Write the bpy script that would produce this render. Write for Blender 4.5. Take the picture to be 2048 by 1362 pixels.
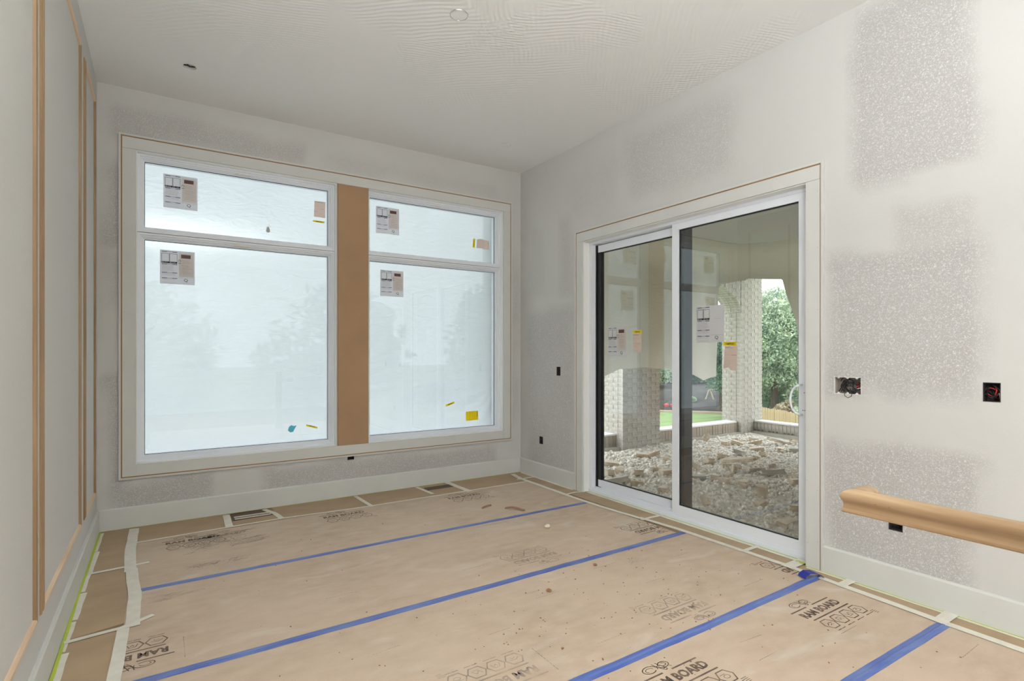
import bpy, bmesh, math, random
import numpy as np
from mathutils import Vector, Matrix, noise
random.seed(7); rng = np.random.default_rng(7)
for o in list(bpy.data.objects): bpy.data.objects.remove(o)
SC = bpy.context.scene; COL = SC.collection
XL, XR, YB, H = -.397, 3.39, 5.046, 3.342          # room: left wall, right wall, window wall, ceiling
YR = -3.6                                           # wall behind the viewer
# ------------------------------------------------------------------ camera
cd = bpy.data.cameras.new('camera'); cam = bpy.data.objects.new('camera', cd); COL.objects.link(cam)
cam.location = (0, 0, 1.33); cam.rotation_euler = (math.pi/2, 0, -.5757)
cd.sensor_width = 36; cd.lens = 1083.1/2048*36; cd.shift_y = 25/2048; cd.clip_end = 400
SC.camera = cam
# ------------------------------------------------------------------ sky
W = bpy.data.worlds.new('sky'); SC.world = W; W.use_nodes = True
nt = W.node_tree; nt.nodes.clear()
tc = nt.nodes.new('ShaderNodeTexCoord'); nz = nt.nodes.new('ShaderNodeTexNoise'); rp = nt.nodes.new('ShaderNodeValToRGB')
bg = nt.nodes.new('ShaderNodeBackground'); ow = nt.nodes.new('ShaderNodeOutputWorld')
nz.inputs['Scale'].default_value = 2.2; nz.inputs['Detail'].default_value = 5
rp.color_ramp.elements[0].color = (.80, .88, .98, 1); rp.color_ramp.elements[1].color = (1, 1, 1, 1)
rp.color_ramp.elements[0].position = .35; rp.color_ramp.elements[1].position = .6
nt.links.new(tc.outputs['Generated'], nz.inputs['Vector']); nt.links.new(nz.outputs['Fac'], rp.inputs['Fac'])
nt.links.new(rp.outputs['Color'], bg.inputs['Color']); nt.links.new(bg.outputs[0], ow.inputs[0])
bg.inputs['Strength'].default_value = 4.0
# ------------------------------------------------------------------ added fill lamps, out of view near the viewer
def area(name, loc, rot, sx, sy, watts, col=(1, 1, 1)):
    l = bpy.data.lights.new(name, 'AREA'); l.shape = 'RECTANGLE'; l.size = sx; l.size_y = sy; l.energy = watts; l.color = col
    o = bpy.data.objects.new(name, l); COL.objects.link(o); o.location = loc; o.rotation_euler = rot; return o
area('side_fill', (XL-.26, -2.15, 1.5), (0, -math.pi/2, 0), 2.6, 2.4, 14, (.96, .98, 1))      # added side fill, unseen behind the viewer
area('bounce_fill', (.15, -.55, 2.0), (math.pi, 0, 0), .5, .5, 200, (.965, .99, .985))                # added unseen fill lamp turned to the ceiling
vs = SC.view_settings
SC.display_settings.display_device = 'sRGB'
vs.view_transform = 'Standard'; vs.look = 'None'; vs.gamma = 1; vs.exposure = 0.0; vs.use_curve_mapping = False

# ------------------------------------------------------------------ helpers
def S(r, g, b):                                      # sRGB 0-255 -> linear
    f = lambda c: (c/255/12.92) if c/255 <= .04045 else ((c/255+.055)/1.055)**2.4
    return (f(r), f(g), f(b), 1)
def nodes(name):
    m = bpy.data.materials.new(name); m.use_nodes = True; return m, m.node_tree, m.node_tree.nodes['Principled BSDF']
def mat(name, col, rough=.6, var=0, vscale=5, bump=0, bscale=40, metal=0, spec=.4, stretch=None, col2=None, detail=4):
    m, t, b = nodes(name); L = t.links
    b.inputs['Base Color'].default_value = col; b.inputs['Roughness'].default_value = rough
    b.inputs['Metallic'].default_value = metal; b.inputs['Specular IOR Level'].default_value = spec
    if var or bump:
        co = t.nodes.new('ShaderNodeTexCoord'); mp = t.nodes.new('ShaderNodeMapping')
        if stretch: mp.inputs['Scale'].default_value = stretch
        L.new(co.outputs['Object'], mp.inputs[0])
    if var:
        n = t.nodes.new('ShaderNodeTexNoise'); n.inputs['Scale'].default_value = vscale; n.inputs['Detail'].default_value = detail
        L.new(mp.outputs[0], n.inputs['Vector'])
        x = t.nodes.new('ShaderNodeMix'); x.data_type = 'RGBA'
        c2 = col2 or tuple(c*(1-var) for c in col[:3])+(1,)
        r = t.nodes.new('ShaderNodeMapRange'); r.inputs[1].default_value = .32; r.inputs[2].default_value = .68
        L.new(n.outputs['Fac'], r.inputs[0]); L.new(r.outputs[0], x.inputs[0])
        x.inputs[6].default_value = col; x.inputs[7].default_value = c2; L.new(x.outputs[2], b.inputs['Base Color'])
    if bump:
        n2 = t.nodes.new('ShaderNodeTexNoise'); n2.inputs['Scale'].default_value = bscale; n2.inputs['Detail'].default_value = 3
        L.new(mp.outputs[0], n2.inputs['Vector'])
        bp = t.nodes.new('ShaderNodeBump'); bp.inputs['Strength'].default_value = bump; bp.inputs['Distance'].default_value = .004
        L.new(n2.outputs['Fac'], bp.inputs['Height']); L.new(bp.outputs[0], b.inputs['Normal'])
    return m
def cuboid(x0, x1, y0, y1, z0, z1):
    v = [(x, y, z) for x in (x0, x1) for y in (y0, y1) for z in (z0, z1)]
    return v, [(0, 1, 3, 2), (4, 6, 7, 5), (0, 4, 5, 1), (2, 3, 7, 6), (0, 2, 6, 4), (1, 5, 7, 3)]
class MB:
    def __init__(s): s.v = []; s.f = []
    def add(s, v, f):
        n = len(s.v); s.v += [tuple(p) for p in v]; s.f += [tuple(i+n for i in q) for q in f]; return s
    def box(s, x0, x1, y0, y1, z0, z1): return s.add(*cuboid(*sorted((x0, x1)), *sorted((y0, y1)), *sorted((z0, z1))))
    def ring(s, a0, a1, b0, b1, w, c0, c1, ax='y'):  # rectangular ring in the x-z (ax y) or y-z (ax x) plane
        for (p0, p1, q0, q1) in ((a0, a0+w, b0, b1), (a1-w, a1, b0, b1), (a0+w, a1-w, b0, b0+w), (a0+w, a1-w, b1-w, b1)):
            if ax == 'y': s.box(p0, p1, c0, c1, q0, q1)
            else: s.box(c0, c1, p0, p1, q0, q1)
        return s
    def tube(s, pts, r, n=8, cap=True):
        pts = [Vector(p) for p in pts]; k = len(pts); base = len(s.v)
        for i, p in enumerate(pts):
            d = (pts[min(i+1, k-1)]-pts[max(i-1, 0)]).normalized()
            a = d.orthogonal().normalized() if i == 0 else (a-d*a.dot(d)).normalized()
            b = d.cross(a); rr = r[i] if isinstance(r, (list, tuple)) else r
            for j in range(n):
                t = 2*math.pi*j/n; s.v.append(tuple(p+(a*math.cos(t)+b*math.sin(t))*rr))
        for i in range(k-1):
            for j in range(n):
                q = base+i*n; s.f.append((q+j, q+(j+1) % n, q+n+(j+1) % n, q+n+j))
        if cap: s.f.append(tuple(base+j for j in range(n))[::-1]); s.f.append(tuple(base+(k-1)*n+j for j in range(n)))
        return s
    def build(s, name, m, parent=None, smooth=False, bevel=0):
        me = bpy.data.meshes.new(name); me.from_pydata(s.v, [], s.f); me.update()
        o = bpy.data.objects.new(name, me); COL.objects.link(o); o.parent = parent
        if m: me.materials.append(m)
        if smooth: me.polygons.foreach_set('use_smooth', [True]*len(me.polygons))
        if bevel:
            bm = bmesh.new(); bm.from_mesh(me); bmesh.ops.bevel(bm, geom=bm.edges[:], offset=bevel, segments=2, affect='EDGES', clamp_overlap=True); bm.to_mesh(me); bm.free()
        return o
def tag(o, label=None, cat=None, group=None, kind=None):
    if label: o['label'] = label
    if cat: o['category'] = cat
    if group: o['group'] = group
    if kind: o['kind'] = kind
    return o
def empty(name, loc=(0, 0, 0), **k):
    o = bpy.data.objects.new(name, None); COL.objects.link(o); o.location = loc; o.empty_display_size = .1; return tag(o, **k)
def box(name, m, x0, x1, y0, y1, z0, z1, parent=None, bevel=0): return MB().box(x0, x1, y0, y1, z0, z1).build(name, m, parent, bevel=bevel)
def ss(a, b, x): t = min(1, max(0, (x-a)/(b-a))); return t*t*(3-2*t)

# ------------------------------------------------------------------ materials
def wall_mat():
    m, t, b = nodes('drywall'); L = t.links; N = t.nodes.new
    co = N('ShaderNodeTexCoord'); at = N('ShaderNodeAttribute'); at.attribute_name = 'mud'
    n = N('ShaderNodeTexNoise'); n.inputs['Scale'].default_value = 150; n.inputs['Detail'].default_value = 2; n.inputs['Distortion'].default_value = 1.2
    L.new(co.outputs['Object'], n.inputs['Vector'])
    r = N('ShaderNodeMapRange'); r.inputs[1].default_value = .54; r.inputs[2].default_value = .62; L.new(n.outputs['Fac'], r.inputs[0])
    big = N('ShaderNodeTexNoise'); big.inputs['Scale'].default_value = 1.7; big.inputs['Detail'].default_value = 3; L.new(co.outputs['Object'], big.inputs['Vector'])
    pa = N('ShaderNodeMix'); pa.data_type = 'RGBA'; pa.inputs[6].default_value = (.44, .425, .41, 1); pa.inputs[7].default_value = (.49, .475, .46, 1); L.new(big.outputs['Fac'], pa.inputs[0])
    sp = N('ShaderNodeMix'); sp.data_type = 'RGBA'; L.new(r.outputs[0], sp.inputs[0]); L.new(pa.outputs[2], sp.inputs[6]); sp.inputs[7].default_value = (.67, .66, .64, 1)
    mu = N('ShaderNodeMix'); mu.data_type = 'RGBA'; L.new(big.outputs['Fac'], mu.inputs[0]); mu.inputs[6].default_value = (.595, .585, .56, 1); mu.inputs[7].default_value = (.64, .632, .61, 1)
    mx = N('ShaderNodeMix'); mx.data_type = 'RGBA'; L.new(at.outputs['Fac'], mx.inputs[0]); L.new(sp.outputs[2], mx.inputs[6]); L.new(mu.outputs[2], mx.inputs[7])
    L.new(mx.outputs[2], b.inputs['Base Color']); b.inputs['Roughness'].default_value = .85; b.inputs['Specular IOR Level'].default_value = .25
    bp = N('ShaderNodeBump'); bp.inputs['Strength'].default_value = .3; bp.inputs['Distance'].default_value = .002; L.new(n.outputs['Fac'], bp.inputs['Height']); L.new(bp.outputs[0], b.inputs['Normal'])
    return m
def ceil_mat():
    m, t, b = nodes('ceiling_plaster'); L = t.links; N = t.nodes.new
    b.inputs['Base Color'].default_value = (.86, .855, .84, 1); b.inputs['Roughness'].default_value = .85
    co = N('ShaderNodeTexCoord'); hs = []
    for k, (ang, sc, off) in enumerate(((.7, 22, 0), (-.9, 19, 3.1), (1.9, 25, 7.7))):
        mp = N('ShaderNodeMapping'); mp.inputs['Rotation'].default_value = (0, 0, ang); L.new(co.outputs['Object'], mp.inputs[0])
        w = N('ShaderNodeTexWave'); w.inputs['Scale'].default_value = sc/2.2; w.inputs['Distortion'].default_value = 7; w.inputs['Detail'].default_value = 2; w.inputs['Detail Scale'].default_value = .35
        L.new(mp.outputs[0], w.inputs['Vector'])
        mk = N('ShaderNodeTexNoise'); mk.inputs['Scale'].default_value = 1.6; mk.inputs['Detail'].default_value = 1
        mo = N('ShaderNodeMapping'); mo.inputs['Location'].default_value = (off, off*.7, 0); L.new(co.outputs['Object'], mo.inputs[0]); L.new(mo.outputs[0], mk.inputs['Vector'])
        rr = N('ShaderNodeMapRange'); rr.inputs[1].default_value = .5; rr.inputs[2].default_value = .57; L.new(mk.outputs['Fac'], rr.inputs[0])
        mm = N('ShaderNodeMath'); mm.operation = 'MULTIPLY'; L.new(w.outputs['Fac'], mm.inputs[0]); L.new(rr.outputs[0], mm.inputs[1]); hs.append(mm)
    a = N('ShaderNodeMath'); L.new(hs[0].outputs[0], a.inputs[0]); L.new(hs[1].outputs[0], a.inputs[1])
    a2 = N('ShaderNodeMath'); L.new(a.outputs[0], a2.inputs[0]); L.new(hs[2].outputs[0], a2.inputs[1])
    fade = N('ShaderNodeSeparateXYZ'); L.new(co.outputs['Object'], fade.inputs[0])   # the trowel relief runs out towards the window wall
    f2 = N('ShaderNodeMapRange'); f2.inputs[1].default_value = 4.4; f2.inputs[2].default_value = 3.0; L.new(fade.outputs[1], f2.inputs[0])
    mu = N('ShaderNodeMath'); mu.operation = 'MULTIPLY'; L.new(a2.outputs[0], mu.inputs[0]); L.new(f2.outputs[0], mu.inputs[1])
    bp = N('ShaderNodeBump'); bp.inputs['Strength'].default_value = .4; bp.inputs['Distance'].default_value = .003
    L.new(mu.outputs[0], bp.inputs['Height']); L.new(bp.outputs[0], b.inputs['Normal']); return m
def glass_mat(f0=.04):
    m = bpy.data.materials.new('window_glass'); m.use_nodes = True; t = m.node_tree; t.nodes.clear(); N = t.nodes.new; L = t.links
    o = N('ShaderNodeOutputMaterial'); tr = N('ShaderNodeBsdfTransparent'); gl = N('ShaderNodeBsdfGlossy'); mx = N('ShaderNodeMixShader')
    tr.inputs[0].default_value = (.972, .978, .98, 1); gl.inputs['Roughness'].default_value = 0; gl.inputs['Color'].default_value = (.97, .99, 1, 1)
    lw = N('ShaderNodeLayerWeight'); lw.inputs[0].default_value = .5
    p = N('ShaderNodeMath'); p.operation = 'POWER'; p.inputs[1].default_value = 5; L.new(lw.outputs['Facing'], p.inputs[0])
    q = N('ShaderNodeMath'); q.operation = 'MULTIPLY_ADD'; q.inputs[1].default_value = .95; q.inputs[2].default_value = f0; L.new(p.outputs[0], q.inputs[0])
    L.new(q.outputs[0], mx.inputs[0]); L.new(tr.outputs[0], mx.inputs[1]); L.new(gl.outputs[0], mx.inputs[2]); L.new(mx.outputs[0], o.inputs[0]); return m
def film_mat(name, col, clear, trans, bump=.5, rough=.25, gloss=.06):
    m = bpy.data.materials.new(name); m.use_nodes = True; t = m.node_tree; t.nodes.clear(); N = t.nodes.new; L = t.links
    o = N('ShaderNodeOutputMaterial'); tr = N('ShaderNodeBsdfTransparent'); tl = N('ShaderNodeBsdfTranslucent'); df = N('ShaderNodeBsdfDiffuse'); gl = N('ShaderNodeBsdfGlossy')
    tl.inputs[0].default_value = col; df.inputs[0].default_value = col; gl.inputs['Roughness'].default_value = rough
    a = N('ShaderNodeMixShader'); a.inputs[0].default_value = trans; L.new(df.outputs[0], a.inputs[1]); L.new(tl.outputs[0], a.inputs[2])
    g = N('ShaderNodeMixShader'); g.inputs[0].default_value = gloss; L.new(a.outputs[0], g.inputs[1]); L.new(gl.outputs[0], g.inputs[2])
    c = N('ShaderNodeMixShader'); c.inputs[0].default_value = clear; L.new(g.outputs[0], c.inputs[1]); L.new(tr.outputs[0], c.inputs[2]); L.new(c.outputs[0], o.inputs[0])
    if bump:
        co = N('ShaderNodeTexCoord'); mp = N('ShaderNodeMapping'); mp.inputs['Scale'].default_value = (2, 2, 5); mp.inputs['Rotation'].default_value = (0, .5, 0)
        n = N('ShaderNodeTexNoise'); n.inputs['Scale'].default_value = 2.4; n.inputs['Detail'].default_value = 6; n.inputs['Distortion'].default_value = 1.5
        bp = N('ShaderNodeBump'); bp.inputs['Strength'].default_value = bump; bp.inputs['Distance'].default_value = .02
        L.new(co.outputs['Object'], mp.inputs[0]); L.new(mp.outputs[0], n.inputs['Vector']); L.new(n.outputs['Fac'], bp.inputs['Height'])
        for s in (tl, df, gl): L.new(bp.outputs[0], s.inputs['Normal'])
    return m
def board_mat():
    m, t, b = nodes('fibre_board'); L = t.links; N = t.nodes.new; b.inputs['Roughness'].default_value = .75; b.inputs['Specular IOR Level'].default_value = .25
    co = N('ShaderNodeTexCoord')
    def nz(scale, det, st=(1, 1, 1), lo=.35, hi=.65, dist=0):
        mp = N('ShaderNodeMapping'); mp.inputs['Scale'].default_value = st; L.new(co.outputs['Object'], mp.inputs[0])
        n = N('ShaderNodeTexNoise'); n.inputs['Scale'].default_value = scale; n.inputs['Detail'].default_value = det; n.inputs['Distortion'].default_value = dist; L.new(mp.outputs[0], n.inputs['Vector'])
        r = N('ShaderNodeMapRange'); r.inputs[1].default_value = lo; r.inputs[2].default_value = hi; L.new(n.outputs['Fac'], r.inputs[0]); return r.outputs[0]
    def mix(f, a, c):
        x = N('ShaderNodeMix'); x.data_type = 'RGBA'; L.new(f, x.inputs[0])
        for i, v in ((6, a), (7, c)):
            if isinstance(v, tuple): x.inputs[i].default_value = v
            else: L.new(v, x.inputs[i])
        return x.outputs[2]
    base = mix(nz(1.6, 7, (1, 1.15, 1)), (.49, .375, .275, 1), (.58, .455, .345, 1))
    fib = mix(nz(9, 6, (.8, 1.5, 1), .3, .8), base, (.62, .50, .385, 1))
    dust = mix(nz(2.1, 6, (1, 2, 1), .58, .85, 1), fib, (.68, .61, .53, 1))
    oil = mix(nz(2.9, 3, (1.3, 1, 1), .68, .8), dust, (.57, .42, .26, 1))
    spk = mix(nz(240, 1, (1, 1, 1), .72, .8), oil, (.30, .2, .13, 1))
    L.new(spk, b.inputs['Base Color'])
    n = N('ShaderNodeTexNoise'); n.inputs['Scale'].default_value = 5; n.inputs['Detail'].default_value = 6; L.new(co.outputs['Object'], n.inputs['Vector'])
    bp = N('ShaderNodeBump'); bp.inputs['Strength'].default_value = .25; bp.inputs['Distance'].default_value = .006; L.new(n.outputs['Fac'], bp.inputs['Height']); L.new(bp.outputs[0], b.inputs['Normal']); return m
M = dict(
    wall=wall_mat(), ceil=ceil_mat(), glass=glass_mat(), doorglass=glass_mat(.085), board=board_mat(),
    paint=mat('primed_trim', (.66, .66, .63, 1), .5, .04, 6, .06, 60), trimgap=mat('raw_mdf_edge', (.36, .20, .09, 1), .8),
    vinyl=mat('white_vinyl', (.84, .87, .92, 1), .35, .03, 3), jamb=mat('primed_jamb', (.86, .86, .84, 1), .45),
    black=mat('black_seal', (.012, .012, .014, 1), .4), dark=mat('dark_stile', (.035, .033, .034, 1), .35, .5, 30, stretch=(1, 1, .2)),
    mdf=mat('brown_mdf', (.44, .275, .155, 1), .75, .12, 3, .05, 300), kraft=mat('kraft_paper', (.46, .335, .21, 1), .7, .14, 3, .5, 6, stretch=(1, 2, 1)),
    mask=mat('masking_tape', (.80, .77, .67, 1), .6, .1, 20, .4, 60), blue=mat('blue_tape', (.07, .12, .42, 1), .4, .25, 12, .5, 40, stretch=(.4, 2, 1), col2=(.15, .215, .46, 1)),
    green=mat('green_tape', (.48, .58, .06, 1), .5, .1), ink=mat('faded_ink', (.085, .062, .048, 1), .8, 0.1, 14, col2=(.23, .16, .115, 1)), pale=mat('worn_ink', (.24, .20, .18, 1), .8, .1, 9, col2=(.50, .38, .28, 1)),
    stamp=mat('smudged_stamp', (.33, .29, .32, 1), .8, .1, 20, col2=(.52, .40, .30, 1)),
    wood=None, paper=film_mat('sticker_paper', (.88, .87, .89, 1), 0, .62, 0, .5, .02), peach=film_mat('peach_print', (.86, .78, .72, 1), 0, .62, 0, .5, .02), pink=film_mat('pink_slip', (.88, .77, .71, 1), 0, .6, 0, .5, .02),
    navy=mat('navy_print', (.03, .03, .16, 1), .5), bprint=mat('black_print', (.02, .018, .018, 1), .5), brn=mat('brown_print', (.12, .06, .055, 1), .5), grey=mat('grey_print', (.45, .43, .43, 1), .6),
    yellow=film_mat('yellow_label', (.95, .80, .02, 1), 0, .6, 0, .5, .02), winfilm=film_mat('clear_poly_sheet', (.315, .335, .365, 1), .03, .93, .35, .22, .05),
    drape=film_mat('cloudy_poly_sheet', (.70, .655, .555, 1), .0, .05, .5, .4, .04), teal=film_mat('teal_smear', (.04, .55, .68, 1), .25, .5, 0),
    boxpl=mat('box_plastic', (.42, .37, .33, 1), .5), boxin=mat('box_inside', (.05, .042, .04, 1), .7), wire=mat('black_wire', (.015, .015, .018, 1), .35), red=mat('red_wire', (.38, .02, .02, 1), .35), white=mat('white_wire', (.62, .6, .58, 1), .4), metal=mat('galvanized', (.45, .43, .41, 1), .35, metal=.8),
    subfloor=mat('subfloor', (.33, .22, .13, 1), .8, .3, 4), screw=mat('screw_head', (.16, .14, .12, 1), .5),
    brick=mat('painted_brick', (.56, .53, .475, 1), .9, .3, 14, .8, 70, col2=(.34, .31, .265, 1), detail=8), mortar=mat('mortar', (.62, .61, .575, 1), .95, .15, 12, .6, 60), brick2=mat('tan_brick', (.44, .35, .25, 1), .95, .35, 8, .8, 60, col2=(.33, .30, .25, 1)),
    rbrick=mat('raw_brick', (.68, .61, .49, 1), .9, .3, 7, .7, 60, col2=(.44, .35, .25, 1)), core=mat('core_hole', (.14, .10, .075, 1), .95), cap=mat('stone_cap', (.80, .80, .79, 1), .8, .06, 6), concrete=mat('concrete_footing', (.45, .43, .37, 1), .95, .2, 5, .5, 30),
    gravel=mat('gravel_ground', (.58, .555, .49, 1), .95, .45, 14, 1, 45, col2=(.60, .58, .52, 1), detail=8), soffit=mat('porch_ceiling', (.55, .54, .5, 1), .9),
    grass=mat('lawn', (.15, .245, .085, 1), .9, .4, .9, .6, 30, col2=(.22, .32, .13, 1), detail=8), mulch=mat('dark_mulch', (.075, .068, .06, 1), .95, .6, .9, col2=(.025, .03, .025, 1), detail=8), leafA=None,
    fence=mat('cedar_picket', (.50, .38, .22, 1), .8, .3, 3, col2=(.36, .27, .16, 1)), bark=mat('bark', (.10, .075, .055, 1), .95, .4, 8), roof=mat('shingle_roof', (.055, .075, .09, 1), .9, .3, 4), siding=mat('house_siding', (.35, .33, .33, 1), .9),
    gslide=mat('green_slide', (.01, .22, .12, 1), .4), timber=mat('weathered_timber', (.45, .36, .27, 1), .8), redp=mat('red_plastic', (.5, .06, .07, 1), .4), chalk=mat('plaster_chip', (.80, .74, .62, 1), .9), chip=mat('wood_chip', (.30, .16, .07, 1), .8), shav=mat('wood_shaving', (.36, .2, .12, 1), .7, .3, 20),
)
def wood_mat(name, a, b_, axis):
    m, t, b = nodes(name); L = t.links; N = t.nodes.new; b.inputs['Roughness'].default_value = .45; b.inputs['Specular IOR Level'].default_value = .35
    co = N('ShaderNodeTexCoord'); mp = N('ShaderNodeMapping'); s = [42, 42, 42]; s['xyz'.index(axis)] = 1.6; mp.inputs['Scale'].default_value = s
    n = N('ShaderNodeTexNoise'); n.inputs['Scale'].default_value = 1; n.inputs['Detail'].default_value = 4; n.inputs['Distortion'].default_value = .6
    r = N('ShaderNodeValToRGB'); r.color_ramp.elements[0].color = b_; r.color_ramp.elements[1].color = a; r.color_ramp.elements[0].position = .3; r.color_ramp.elements[1].position = .68
    L.new(co.outputs['Object'], mp.inputs[0]); L.new(mp.outputs[0], n.inputs['Vector']); L.new(n.outputs['Fac'], r.inputs['Fac']); L.new(r.outputs[0], b.inputs['Base Color'])
    bp = N('ShaderNodeBump'); bp.inputs['Strength'].default_value = .12; bp.inputs['Distance'].default_value = .002; L.new(n.outputs['Fac'], bp.inputs['Height']); L.new(bp.outputs[0], b.inputs['Normal']); return m
M['woodz'] = wood_mat('maple_upright_shaded', (.38, .255, .145, 1), (.26, .165, .088, 1), 'z'); M['woody'] = wood_mat('maple_length', (.78, .60, .43, 1), (.64, .45, .29, 1), 'y')  # uprights get a darker maple: shade of their grazing faces put into the colour
M['rail'] = wood_mat('birch_rail', (.46, .32, .19, 1), (.31, .195, .105, 1), 'y')
def leaf_mat(name, a, b_):
    m, t, b = nodes(name); L = t.links; N = t.nodes.new; b.inputs['Roughness'].default_value = .6
    oi = N('ShaderNodeTexCoord'); n = N('ShaderNodeTexNoise'); n.inputs['Scale'].default_value = 1.2; n.inputs['Detail'].default_value = 6; L.new(oi.outputs['Object'], n.inputs['Vector'])
    r = N('ShaderNodeValToRGB'); r.color_ramp.elements[0].color = a; r.color_ramp.elements[1].color = b_; r.color_ramp.elements[0].position = .35; r.color_ramp.elements[1].position = .65
    L.new(n.outputs['Fac'], r.inputs['Fac']); L.new(r.outputs[0], b.inputs['Base Color']); b.inputs['Subsurface Weight'].default_value = 0
    tl = N('ShaderNodeBsdfTranslucent'); L.new(r.outputs[0], tl.inputs[0]); ms = N('ShaderNodeMixShader'); ms.inputs[0].default_value = .3
    out = t.nodes['Material Output']; L.new(b.outputs[0], ms.inputs[1]); L.new(tl.outputs[0], ms.inputs[2]); L.new(ms.outputs[0], out.inputs[0]); return m
M['leafA'] = leaf_mat('leaves_bright', (.15, .24, .16, 1), (.58, .68, .48, 1)); M['leafB'] = leaf_mat('leaves_deep', (.06, .14, .09, 1), (.22, .36, .21, 1)); M['leafC'] = leaf_mat('leaves_rust', (.24, .22, .13, 1), (.48, .42, .28, 1))

# ------------------------------------------------------------------ room shell
def cuts(a, b, extra, step=.06):
    c = sorted(set([a, b]+[e for e in extra if a < e < b])); out = []
    for p, q in zip(c, c[1:]):
        n = max(1, round((q-p)/step)); out += [p+(q-p)*i/n for i in range(n)]
    return out+[b]
def wall(name, a0, a1, z1, P, thick, holes=(), small=(), patches=(), step=.06):
    """P(a,z,t) -> point, t = depth into the wall. patches: (a0,a1,z0,z1) where bare board paper shows."""
    hs = list(holes)+list(small)
    A = cuts(a0, a1, [h[0] for h in hs]+[h[1] for h in hs], step); Z = cuts(0, z1, [h[2] for h in hs]+[h[3] for h in hs], step)
    idx = {}; V = []; F = []; mud = []
    def vid(i, j):
        if (i, j) not in idx:
            a, z = A[i], Z[j]; idx[i, j] = len(V); V.append(P(a, z, 0)); p = 0
            w = noise.noise((a*3.1, z*3.1, 3.7))*.05+noise.noise((a*11, z*11, 1.2))*.02
            for (b0, b1, c0, c1, s, amp) in patches:
                p = max(p, amp*ss(b0-s, b0+s, a+w)*ss(b1+s, b1-s, a-w)*ss(c0-s, c0+s, z+w)*ss(c1+s, c1-s, z-w))
            mud.append(1-p)
        return idx[i, j]
    inside = lambda a, z, hh: any(h[0]-1e-6 < a < h[1]+1e-6 and h[2]-1e-6 < z < h[3]+1e-6 for h in hh)
    for i in range(len(A)-1):
        for j in range(len(Z)-1):
            if not inside((A[i]+A[i+1])/2, (Z[j]+Z[j+1])/2, hs): F.append((vid(i, j), vid(i+1, j), vid(i+1, j+1), vid(i, j+1)))
    A2 = sorted({a0, a1, *[v for h in holes for v in h[:2]]}); Z2 = sorted({0, z1, *[v for h in holes for v in h[2:]]})
    for i in range(len(A2)-1):
        for j in range(len(Z2)-1):
            if not inside((A2[i]+A2[i+1])/2, (Z2[j]+Z2[j+1])/2, holes):
                k = len(V); V.extend(P(a, z, thick) for a, z in ((A2[i], Z2[j]), (A2[i+1], Z2[j]), (A2[i+1], Z2[j+1]), (A2[i], Z2[j+1]))); mud.extend([1]*4); F.append((k, k+3, k+2, k+1))
    for h in holes:
        cs = [(h[0], h[2]), (h[1], h[2]), (h[1], h[3]), (h[0], h[3])]
        for (p, q), (r, s) in zip(cs, cs[1:]+cs[:1]):
            k = len(V); V.extend((P(p, q, 0), P(r, s, 0), P(r, s, thick), P(p, q, thick))); mud.extend([1]*4); F.append((k, k+1, k+2, k+3))
    o = MB(); o.v = V; o.f = F; o = o.build(name, M['wall']); o['kind'] = 'structure'
    at = o.data.attributes.new('mud', 'FLOAT', 'POINT'); at.data.foreach_set('value', mud)
    return o
WL = (-.157, 1.354, .478, 2.885); WR = (1.642, 3.157, .478, 2.885); DR = (1.836, 3.97, 0, 2.394)
wall('wall_back', XL-.2, XR+.2, H, lambda a, z, t: (a, YB+t, z), .2, [WL, WR], [(1.455, 1.516, .336, .368)],
     [(-.33, -.19, .2, 1.15, .04, 1), (-.33, -.2, 1.7, 2.05, .07, .5), (-.33, -.2, 2.15, 2.75, .04, 1), (-.3, 1.1, 2.98, 3.18, .05, .75), (1.25, 3.1, 3.02, 3.16, .06, .4), (-.3, .35, .1, .34, .05, 1), (.75, 3.05, .1, .34, .05, 1), (3.27, 3.34, .5, 2.7, .03, .5)])
wall('wall_right', YR, YB+.2, H, lambda a, z, t: (XR+t, a, z), .2, [DR],
     [(1.522, 1.674, 1.087, 1.189), (.905, .972, 1.092, 1.186), (4.325, 4.385, 1.10, 1.19), (4.623, 4.682, .365, .443), (1.315, 1.383, .352, .412)],
     [(1.0, 1.56, 2.3, 3.3, .05, 1), (1.02, 1.36, 1.86, 2.12, .05, .7), (.98, 1.70, 1.2, 1.9, .05, 1), (.98, 1.72, 1.08, 1.4, .04, 1), (1.0, 1.72, .0, .80, .05, 1), (2.35, 3.4, 2.62, 3.2, .1, .65), (3.5, 4.2, 2.65, 3.1, .12, .3), (4.12, 4.9, .1, 1.78, .08, .85), (4.15, 4.35, 1.9, 2.7, .06, .55), (4.6, 4.85, 1.95, 2.7, .06, .3), (.2, .62, .2, 3.1, .06, .3)])
wall('wall_left', YR, YB+.2, H, lambda a, z, t: (XL-t, a, z), .2, [(-3.4, -.9, .2, 2.8)], patches=[(2.2, 4.7, .4, 3.0, .3, .12)], step=.12)  # opening behind the viewer is added to let the side fill in
wall('wall_rear', XL-.2, XR+.2, H, lambda a, z, t: (a, YR-t, z), .2, step=.3)
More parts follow.
